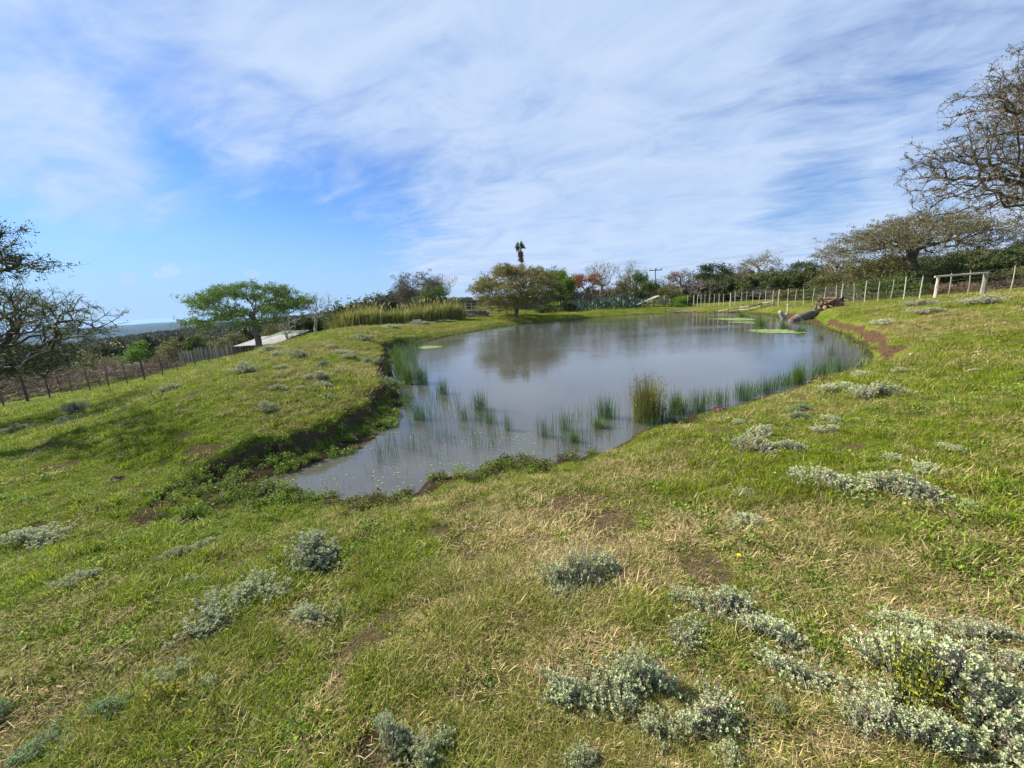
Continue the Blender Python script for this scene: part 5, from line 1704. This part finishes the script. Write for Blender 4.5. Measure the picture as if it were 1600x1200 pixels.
# farm building and kraal behind the olive acacia
q = Q(830, 58, 1); z_ = gz(q[0], q[1])
root = thing('farm_building', 'low white walled building with a dark sheet roof behind the olive acacia', 'building', (q[0], q[1], z_))
mb = MB(); mb.box((0, 2, .75), (4.4, 4, 1.7)); mb.build('wall', M['plaster'], root)
me_ = corr(-2.6, 2.6, -.4, 4.4, 1.66, 1.66, 2.1, 2.1); me_.materials.append(M['roof_grey']); obj('roof', me_, root)
mb = MB(); mb.box((-.6, -.02, .65), (.8, .06, 1.3)); mb.build('door', M['post_dark'], root)
mb = MB(); mb.box((1.1, -.02, 1.0), (.7, .06, .5)); mb.build('window', M['bark_dark'], root)
q = Q(758, 50, 1); z_ = gz(q[0], q[1])
root = thing('cattle_pen', 'grey weathered rail pen behind the left side of the olive acacia', 'pen', (q[0], q[1], z_))
for i in range(9):
    mb = make_post(1.35, .06, rng); o = mb.build('post', M['bark_pale'], root); x_ = -3.2 + i * .8; o.location = (x_, rng.normal(0, .05), gz(q[0] + x_, q[1]) - z_)
for h in (.3, .62, .95, 1.22):
    mb = MB(); mb.tube([[-3.3, -.07, h + rng.normal(0, .03)], [0, -.07, h + rng.normal(0, .05)], [3.3, -.07, h + rng.normal(0, .03)]], .045, 6, rng.random()); mb.build('rail', M['bark_pale' if h != .62 else 'bark_grey'], root)
q = Q(733, 46, 1); z_ = gz(q[0], q[1])
root = thing('stone_wall', 'low dark stone wall with pale capping left of the olive acacia', 'wall', (q[0], q[1], z_))
for i in range(26):
    mb = MB(); row = i % 3; cx_ = -2.0 + (i // 3) * .5 + row * .12
    mb.box((cx_, rng.normal(0, .03), .1 + row * .2), (rng.uniform(.4, .5), .4, .19), jit=.02, a=rng.random())
    mb.build('stone', M['stone'], root)
mb = MB(); mb.box((0, 0, .72), (4.6, .5, .07), jit=.01); mb.build('capping', M['concrete'], root)
p, _ = place_on_ground(652, 498)
q = Q(652, 36, .9); z_ = gz(q[0], q[1])
root = thing('water_trough', 'small white trough at the foot of the tall yellow grass', 'trough', (q[0], q[1], z_))
mb = MB(); mb.box((0, -.16, .2), (.6, .05, .42)); mb.box((0, .16, .2), (.6, .05, .42)); mb.box((-.3, 0, .2), (.05, .27, .42)); mb.box((.3, 0, .2), (.05, .27, .42)); mb.build('side', M['plaster'], root)
mb = MB(); mb.box((0, 0, .12), (.54, .26, .04)); mb.build('floor', M['concrete'], root)

# loading ramp of pale boards
q = Q(1004, 52, 1); z_ = gz(q[0], q[1])
root = thing('loading_ramp', 'pale sloping timber loading ramp with posts at the far shore', 'ramp', (q[0], q[1], z_))
x0, x1 = -1.6, 1.9
zr = atY(1026, 462.5, 52)[2] - z_
for i in range(7):
    mb = MB(); y_ = -.75 + i * .25
    a_ = np.array([x0, y_, .02 + rng.normal(0, .015)]); b_ = np.array([x1, y_, zr + rng.normal(0, .015)])
    d_ = b_ - a_; L_ = np.linalg.norm(d_); e = d_ / L_
    R_ = np.c_[e, [0, 1, 0], np.cross(e, [0, 1, 0])]
    mb.box((a_ + b_) / 2, (L_, .225, .07), R_, rng.random(), jit=.01); mb.build('plank', M['concrete'], root)
for x_ in (.4, 1.1, 1.8):
    for y_ in (-.8, .8):
        zt_ = (x_ - x0) / (x1 - x0) * zr
        mb = MB(); mb.box((x_, y_ * 1.02, zt_ / 2 - .15), (.13, .11, zt_ + .2)); mb.build('post', M['post_pale'], root)
for z2 in (.35, .62):
    mb = MB(); mb.box((3.1, -.6, z2), (2.6, .06, .12), jit=.01); mb.build('rail', M['post_pale'], root)
for x_, h in ((2.6, 1.25), (3.3, .85), (4.3, .75)):
    mb = MB(); mb.box((x_, -.52, h / 2 - .15), (.11, .1, h + .3)); mb.build('post', M['post_pale'], root)

# low rail along the far waterline
ra = Q(1040, 46.8, .2); rb = Q(1208, 36.5, .2)
ra = np.array([ra[0], ra[1], 0]); rb = np.array([rb[0], rb[1], 0])
root = thing('shore_rail', 'low broken rail of grey logs along the far waterline', 'rail', tuple(ra))
npst = 12
for i in range(npst):
    p = ra + (rb - ra) * i / (npst - 1) - ra
    g_ = gz(ra[0] + p[0], ra[1] + p[1])
    mb = make_post(.62, .05, rng, .02); o = mb.build('post', M['bark_grey' if i % 2 else 'post_dark'], root); o.location = (p[0], p[1], g_)
    if i < npst - 1:
        p2 = ra + (rb - ra) * (i + 1) / (npst - 1) - ra
        g2 = gz(ra[0] + p2[0], ra[1] + p2[1])
        for h in (.22, .48):
            if rng.random() < .9:
                mb = MB(); mb.tube([[p[0], p[1] - .06, g_ + h + rng.normal(0, .03)], [(p[0] + p2[0]) / 2, (p[1] + p2[1]) / 2 - .06, (g_ + g2) / 2 + h - .03], [p2[0] + .1, p2[1] - .06, g2 + h + rng.normal(0, .03)]], [.06, .055, .05], 6, rng.random(), wob=.06)
                mb.build('log', M['wood_grey' if rng.random() < .6 else 'bark_pale'], root)


# fallen trunk, forked stump, root heap
def at_ground(px, py): return place_on_ground(px, py)[0]


a_ = np.array(Q(1233, 25.5, .3)); b_ = np.array(Q(1284, 27.2, .6))
a_[2] = gz(a_[0], a_[1]) + .12; b_[2] = gz(b_[0], b_[1]) + .25
root = thing('fallen_log', 'dark fallen tree trunk with split grey bark lying at the right shore', 'log', tuple(a_))
d_ = b_ - a_
mb = MB()
k = 11
mb.tube([d_ * t + [0, 0, .05 * math.sin(t * 6)] for t in np.linspace(0, 1, k)], [.16, .28, .34, .36, .36, .35, .33, .30, .26, .20, .10], 12, .5, wob=.12)
mb.build('trunk', M['wood_grey'], root, smooth=True)
mb = MB(); mb.tube([d_ * .72, d_ * .8 + [.05, .1, .28], d_ * .86 + [.0, .15, .5]], [.16, .10, .04], 8, .6, wob=.1); mb.build('branch', M['wood_grey'], root, smooth=True)
mb = MB(); mb.tube([d_ * .02, d_ * -.1 + [-.1, 0, .02], d_ * -.22 + [-.3, 0, -.02]], [.12, .08, .03], 8, .6, wob=.1); mb.build('branch', M['bark_pale'], root, smooth=True)
q = Q(1224, 28.5, .4); z_ = gz(q[0], q[1])
root = thing('forked_stump', 'grey forked branch standing upright left of the fallen log', 'stump', (q[0], q[1], z_))
mb = MB(); mb.tube([[.12, 0, -.2], [.05, 0, .15], [-.1, 0, .35], [-.22, 0, .58], [-.3, 0, .62]], [.16, .15, .15, .14, .08], 9, .5, wob=.08); mb.build('trunk', M['bark_pale'], root, smooth=True)
mb = MB(); mb.tube([[.05, 0, .12], [.2, 0, .3], [.3, 0, .48], [.31, .05, .85], [.28, .05, 1.1]], [.09, .08, .06, .05, .03], 8, .5, wob=.06); mb.build('branch', M['bark_pale'], root, smooth=True)
q = Q(1281, 27.6, .6); z_ = gz(q[0], q[1])
root = thing('broken_limb', 'upright grey broken limb between the fallen log and the root heap', 'stump', (q[0], q[1], z_))
mb = MB(); mb.tube([[0, 0, -.2], [.05, 0, .25], [.12, 0, .55], [.14, 0, .65], [.02, 0, .8], [-.18, 0, .9]], [.13, .12, .1, .08, .06, .02], 9, .5, wob=.1); mb.build('trunk', M['wood_grey'], root, smooth=True)
q = Q(1299, 27.8, .7); z_ = gz(q[0], q[1])
root = thing('root_heap', 'torn reddish brown root heap of a fallen tree on the right bank', 'stump', (q[0], q[1], z_))
root.scale = (1.25, 1.1, .85)
mb = MB()
rgx = np.random.default_rng(5)
# jagged central mass
an = np.linspace(0, 2 * math.pi, 14, endpoint=False)
for i in range(6):
    c0_ = np.array([rgx.uniform(-.45, .55), rgx.uniform(-.2, .2), 0])
    mb.tube([c0_ + [0, 0, -.2], c0_ + [rgx.normal(0, .1), 0, .25], c0_ + [rgx.normal(0, .25), 0, rgx.uniform(.45, .75)]], [.3, .24, .07], 8, rgx.random(), wob=.2)
mb.build('root_ball', M['wood_red'], root)
for i in range(16):
    s0 = np.array([rgx.uniform(-.5, .6), rgx.uniform(-.25, .1), rgx.uniform(.1, .5)])
    d0 = np.array([rgx.normal(0, .8), -abs(rgx.normal(0, .3)), rgx.uniform(-.3, .9)]); d0 /= np.linalg.norm(d0)
    L_ = rgx.uniform(.35, .9)
    mb = MB(); mb.tube([s0, s0 + d0 * L_ * .5 + rgx.normal(0, .05, 3), s0 + d0 * L_ + rgx.normal(0, .08, 3)], [.09, .06, .015], 6, rgx.random(), wob=.15)
    mb.build('root', M['wood_red' if i % 3 else 'wood_grey'], root)
mb = MB(); mb.tube([[-.75, -.1, .72], [-.3, -.1, .72], [.1, -.1, .68]], [.04, .1, .13], 8, .9, wob=.12); mb.build('split_wood', M['wood_red'], root)

# prickly pears
rg = np.random.default_rng(131)


def make_cactus(rg, n=46):
    mb = MB()
    for i in range(n):
        c_ = np.array([rg.normal(0, .8), rg.normal(0, .3), rg.uniform(.15, 1.7) * (1)])
        c_[2] *= max(.35, 1 - abs(c_[0]) / 2.6)
        an = np.linspace(0, 2 * math.pi, 9, endpoint=False)
        yaw = rg.uniform(-1, 1); tilt = rg.uniform(-.6, .6)
        s = rg.uniform(.14, .22)
        ring = np.c_[np.cos(an) * s * .62, np.zeros(9), np.sin(an) * s]
        R_ = np.array(Euler((0, tilt, yaw)).to_matrix())
        A0 = (ring + [0, .025, 0]) @ R_.T + c_; B0 = (ring - [0, .025, 0]) @ R_.T + c_
        j = np.arange(9); j2 = (j + 1) % 9
        mb.add(np.vstack([A0, B0]), [j[None], (j[::-1] + 9)[None], np.stack([j, j2, j2 + 9, j + 9], 1)[:, ::-1]], rg.random())
    return mb.mesh('pads', [G['cactus']])


cme = [make_cactus(rg, 75) for _ in range(2)]
for i, (px, Y, sc, lab) in enumerate(((932, 51, .9, 'grey green prickly pear at the left end of the row'), (955, 51.5, 1.1, 'prickly pear in the middle of the row'), (974, 50.5, 1.25, 'tallest prickly pear by the ramp'), (906, 52, .85, 'low prickly pear under the rust red tree'), (990, 52, .8, 'prickly pear touching the left end of the ramp'))):
    X = Q(px, Y, 1)[0]
    root = thing('prickly_pear', lab, 'cactus', (X, Y, gz(X, Y)), 0, 'prickly pears behind the far shore')
    root.scale = (sc, sc, sc)
    obj('pads', cme[i % 2], root)
    mb = MB(); mb.tube([[0, 0, -.3], [.03, 0, .3], [0, 0, .8]], [.1, .09, .07], 7, .3); mb.build('stem', M['bark_pale'], root)

# palm
Y = 78
X = Q(818, Y, 8)[0]; z_ = gz(X, Y)
ztop = atY(814, 388, Y)[2] - z_
root = thing('palm', 'tall thin palm with a ragged skirt rising above the olive acacia', 'palm', (X, Y, z_))
mb = MB(); mb.tube([[0, 0, -.3], [-.1, 0, ztop * .5], [-.45, 0, ztop]], [.22, .16, .13], 8, .5); mb.build('trunk', M['bark_grey'], root, smooth=True)
c_ = np.array([-.45, 0, ztop])
PS = .62
for k_, nm, nfr in ((0, 'fronds', 34), (1, 'dead_skirt', 46)):
    Vs, Fs, As, n0 = [], [], [], 0
    for i in range(nfr):
        az = rg.uniform(0, 6.28)
        h = np.array([math.cos(az), math.sin(az), 0])
        if k_ == 0:
            e0 = rg.uniform(-.2, 1.45); L_ = rg.uniform(.8, 1.35) * PS
            st = c_ + [0, 0, rg.uniform(-.2, .35)]
            hub = st + (h * math.cos(e0) + np.array([0, 0, math.sin(e0)])) * L_ * .6
            dirs = (h * math.cos(e0 - .3) + np.array([0, 0, math.sin(e0 - .3)]))
        else:
            st = c_ + [0, 0, -rg.uniform(.2, 1.9)]
            L_ = rg.uniform(.6, .9) * PS
            hub = st + (h * .55 + np.array([0, 0, -.25])) * L_ * .8
            dirs = h * .25 + np.array([0, 0, -1.])
        m_ = 12
        V_, F_, v_ = leaf_quads(np.tile(hub, (m_, 1)) + rg.normal(0, .03, (m_, 3)), .62, 0, rg, 6, np.tile(dirs * 1.3, (m_, 1)))
        Vs.append(V_); Fs.append(F_ + n0); As.append(v_); n0 += len(V_)
        # petiole
        V_, F_, v_ = leaf_quads(st[None], float(np.linalg.norm(hub - st)), 0, rg, 12, ((hub - st) / np.linalg.norm(hub - st))[None] * 8)
        Vs.append(V_); Fs.append(F_ + n0); As.append(v_); n0 += len(V_)
    obj(nm, mesh_np(nm, np.concatenate(Vs), [np.concatenate(Fs)], [G['mid_green'] if k_ == 0 else G['brown_brush']], attrs={'v': np.concatenate(As)}), root)

# power pole and wires
Y = 78
X = Q(1024, Y, 6)[0]; z_ = gz(X, Y)
zt_ = atY(1026, 420, Y)[2] - z_
root = thing('power_pole', 'dark power pole with a crossarm above the trees', 'pole', (X, Y, z_))
mb = MB(); mb.tube([[0, 0, -.5], [0, 0, zt_ * .5], [0, 0, zt_ + .05]], [.11, .1, .08], 8); mb.build('post', M['post_dark'], root)
mb = MB(); mb.box((0, -.16, zt_ - .25), (2.5, .12, .16)); mb.build('crossarm', M['post_dark'], root)
ends = []
for x_ in (-1.1, .1, 1.1):
    mb = MB(); mb.tube([[x_, -.16, zt_ - .17], [x_, -.16, zt_], [x_, -.16, zt_ + .12]], [.04, .06, .03], 6); mb.build('insulator', M['post_dark'], root)
    ends.append(np.array([x_, -.16, zt_ + .1]))
far_ = [np.array(atY(1650, 290, 30)) , np.array(atY(1650, 296, 29.0)), np.array(atY(1650, 303, 28))]
base_ = np.array([X, Y, z_])
for e, q in zip(ends, far_):
    q = q - base_
    dd_ = q - e
    q2 = e + dd_ * 1.8
    dd_ = q2 - e
    mb = MB(); mb.tube([e + dd_ * t + [0, 0, -4 * .9 * t * (1 - t)] for t in np.linspace(0, 1, 30)], .012, 4, cap=False); mb.build('wire', M['wire'], root)
# pole the wires run on to, outside the picture
qe = base_ + ends[1] + (far_[1] - base_ - ends[1]) * 1.8

# ------------------------------------------------------------------ small things on the grass
rg = np.random.default_rng(151)


def mound(rg, r, h):
    n, m_ = 18, 7
    V_ = [[0, 0, h]]
    for j in range(1, m_ + 1):
        t = j / m_
        for i in range(n):
            a_ = i / n * 2 * math.pi
            rr = r * t * (1 + rg.normal(0, .06))
            V_.append([math.cos(a_) * rr, math.sin(a_) * rr, h * (1 - t * t) + rg.normal(0, .008) - .02 * t])
    F3_ = [[0, 1 + i, 1 + (i + 1) % n] for i in range(n)]
    F4_ = [[1 + (j - 1) * n + i, 1 + j * n + i, 1 + j * n + (i + 1) % n, 1 + (j - 1) * n + (i + 1) % n] for j in range(1, m_) for i in range(n)]
    return mesh_np('soil_mound', np.array(V_), [np.array(F3_), np.array(F4_)], [M['soil']], attrs={'v': np.full(len(V_), .5)})


for px, py, wx, lab in ((1124, 643, 32, 'brown soil mound, largest and nearest the rushes'), (1162, 629, 26, 'brown soil mound second from the rushes along the shore'), (1256, 627, 24, 'flat brown soil mound in the grass off the right shore'), (1290, 596, 24, 'brown soil mound at the right bend of the shore'), (182, 752, 30, 'flat bare soil mound in the dark green hollow')):
    p, _ = place_on_ground(px, py)
    w_ = wx * float(np.dot(p - CP, FW)) / FOC
    o = obj('soil_mound', mound(rg, w_ / 2, w_ * .2), loc=tuple(p))
    tag(o, lab, 'soil mound', 'brown soil mounds near the pond')


def chip_mesh(L, W, H, rg):
    mb = MB()
    mb.tube([[-L / 2, 0, 0], [-L * .2, W * .25, H * .5], [L * .15, W * .1, H * .8], [L / 2, -W * .2, 0]], [W * .15, W * .5, W * .42, W * .08], 5, rg.random(), wob=.2)
    me_ = mb.mesh('wood_chip', [G['chip']])
    return me_


for px, py, wx, rz, lab in ((1425, 556, 26, .5, 'long pale wood splinter nearest the red bank'), (1453, 551, 16, .3, 'short pale wood splinter beside the long one'), (1528, 552, 24, 0, 'orange wood chip near the right edge, upper one'), (1546, 568, 18, .4, 'small pale chip right of a longer one'),
                            (1520, 580, 22, -.1, 'orange brown wood chip in the right grass, lower one'), (1482, 570, 14, .2, 'small chip left of the orange brown one'), (1398, 480, 14, .2, 'pale branch lying on the slope below the fence'), (1205, 806, 28, 0, 'grey curled bark strip on the grass'),
                            (1268, 920, 18, .5, 'pale dead leaf curled on the grass in the right foreground'), (1475, 806, 14, 1.2, 'pale chip right of the widest silvery shrub'), (68, 1036, 20, .4, 'white chip of bark on bare soil at the lower left'), (140, 1077, 20, .3, 'pale bark chip in the lower left grass'), (606, 1172, 10, .9, 'tan dead leaf caught in the bottom edge shrub')):
    p, _ = place_on_ground(px, py)
    L_ = .8 * wx * float(np.dot(p - CP, FW)) / FOC
    o = obj('wood_chip', chip_mesh(L_, L_ * .16, L_ * .03 + .003, rg), loc=(p[0], p[1], p[2] + .022))
    o.rotation_euler = (rg.normal(0, .1), rg.normal(0, .12), rz)
    tag(o, lab, 'wood chip', 'wood chips and dead leaves on the grass')

# dark root lying on the near mud
Pp = [place_on_ground(px, py)[0] + [0, 0, .02] for px, py in ((570, 774), (595, 769), (622, 762), (650, 752), (680, 745), (706, 738))]
b0 = Pp[0].copy()
mb = MB(); mb.tube([p - b0 for p in Pp], [.012, .022, .028, .025, .02, .01], 7, .3, wob=.12)
o = mb.build('dark_branch', M['bark_dark'], None, smooth=True, loc=tuple(b0)); tag(o, 'dark wet branch lying along the muddy near shore', 'branch')

# yellow flower
p, _ = place_on_ground(1153, 882)
root = thing('yellow_flower', 'single yellow flower in the grass right of centre', 'flower', tuple(p))
mb = MB(); mb.tube([[0, 0, 0], [.004, 0, .03], [.002, 0, .055]], .0015, 4); mb.build('stem', G['mid_green'], root)
an = np.arange(12) / 12 * 6.283
V_, F_, v_ = leaf_quads(np.tile([.002, 0, .056], (12, 1)), .017, 0, rg, 2.2, np.c_[np.cos(an), np.sin(an), np.full(12, .25)] * 6, fold=.1)
obj('petals', mesh_np('petals', V_, [F_], [G['petal']], attrs={'v': v_}), root)


# leafy weeds standing out
def leafy(label, px, py, wx, mat, n, h, ls, cat='weed'):
    p, _ = place_on_ground(px, py)
    w_ = wx * float(np.dot(p - CP, FW)) / FOC
    root = thing('leafy_weed', label, cat, tuple(p))
    P, D = [], []
    mb = MB()
    for i in range(n):
        b_ = np.r_[rg.normal(0, w_ * .22, 2), 0]
        hh_ = h * rg.uniform(.5, 1)
        tp = b_ + [rg.normal(0, .02), rg.normal(0, .02), hh_]
        mb.tube([b_ * .7, (b_ + tp) / 2, tp], [.002, .0016, .001], 3, cap=False)
        for k in range(9):
            a_ = rg.uniform(0, 6.28); t = (k + 2) / 10
            P.append(b_ * (1 - t) + tp * t); D.append([math.cos(a_), math.sin(a_), .4])
    mb.build('stems', G['mid_green'], root)
    V_, F_, v_ = leaf_quads(np.array(P), ls, 0, rg, 2.1, np.array(D) * 1.3)
    obj('leaves', mesh_np('leaves', V_, [F_], [G[mat]], attrs={'v': v_}), root)


leafy('yellow green leafy weed in the lower left foreground', 262, 1105, 90, 'yellow_green', 16, .12, .03)
leafy('yellow leafy patch right of the widest silvery shrub', 1505, 770, 60, 'yellow_green', 34, .08, .02)
leafy('yellow green leafy patch growing inside the big corner bush', 1428, 1110, 90, 'yellow_green', 34, .30, .022)
leafy('olive leafy mound of weeds at the near waterline', 760, 715, 84, 'olive_brush', 60, .22, .03)
leafy('brown green weed tuft left of the waterline mound', 678, 728, 46, 'brown_brush', 26, .12, .026)
leafy('bright weed tuft right of the waterline mound', 812, 725, 40, 'mid_green', 22, .12, .026)
leafy('brownish weed tuft on the near shore right of the bright one', 858, 712, 40, 'olive_brush', 20, .1, .024)
leafy('green leafy weed hanging from the dark bank edge', 622, 608, 46, 'bright_green', 34, .25, .045)
leafy('small green leafy weed in the lower left grass', 330, 1130, 40, 'bright_green', 10, .06, .022)
leafy('broad green weed left of the big bottom centre clump', 862, 1105, 36, 'bright_green', 8, .05, .028)


# ------------------------------------------------------------------ distant wood as one mass
def forest_tree(rg, R=2.6, H=5.0, n=700, ls=.75):
    P = env_points('bush', 300, R, H, 0, rg)
    P = P[rg.integers(0, len(P), n)] + rg.normal(0, .18, (n, 3))
    V_, F_, v_ = leaf_quads(P, ls, .5, rg, 1.3)
    tone = vnoise(V_[:, 0] + V_[:, 2], V_[:, 1], 1.1, 4)
    return mesh_np('forest_tree', V_, [F_], [G['forest']], attrs={'v': np.clip(v_ * .5 + tone * .5, 0, 1)})


rg = np.random.default_rng(171)
ft = [proto('forest_kind_%02d' % i, forest_tree(rg)) for i in range(5)] + [proto('forest_kind_%02d' % (i + 5), forest_tree(rg, n=3600, ls=.32)) for i in range(4)]
X_, Y_, S_ = [], [], []
for n, r0, r1, th0, th1, s0, s1 in ((3600, 75, 330, -62, -12, .6, 1.1), (9000, 250, 1000, -60, -5, .8, 1.4), (1500, 85, 260, -14, 70, .6, 1.0), (420, 60, 90, 22, 60, .4, .7)):
    x, y, r = polar_pts(n, r0, r1, th0, th1, 1.0, rg)
    X_.append(x); Y_.append(y); S_.append(rg.uniform(s0, s1, n))
x = np.concatenate(X_); y = np.concatenate(Y_); s = np.concatenate(S_)
z = ground(x, y)
n = len(x)
th = np.arctan2(x, y); r = np.hypot(x, y)
# keep the skyline over the open left view and the farm gap low
s = np.where((th > -.22) & (th < .45) & (r < 300), s * .62, s)
tint = np.clip(fbm(x, y, 40, 201, 3) * 1.0 - .25 + rg.normal(0, .15, n), 0, .8)
gn_scatter('forest', np.c_[x, y, z - .3], np.c_[np.zeros((n, 2)), rg.uniform(0, 6.28, n)], s, np.where(r < 230, rg.integers(5, 9, n), rg.integers(0, 5, n)), tint, ft, 'dark bushy woodland covering the slopes behind')

# ------------------------------------------------------------------ air
HZ = True
if HZ:
    mb = MB()
    mb.box((0, 0, -85), (25000, 25000, 240))
    m, t = new_mat('air')
    pv = t.new('ShaderNodeVolumePrincipled', {'Color': (.36, .60, 1.0, 1), 'Density': .00005, 'Anisotropy': .2})
    t.new('ShaderNodeOutputMaterial', {1: pv.outputs[0]})
    mb.build('haze', m, kind='stuff')
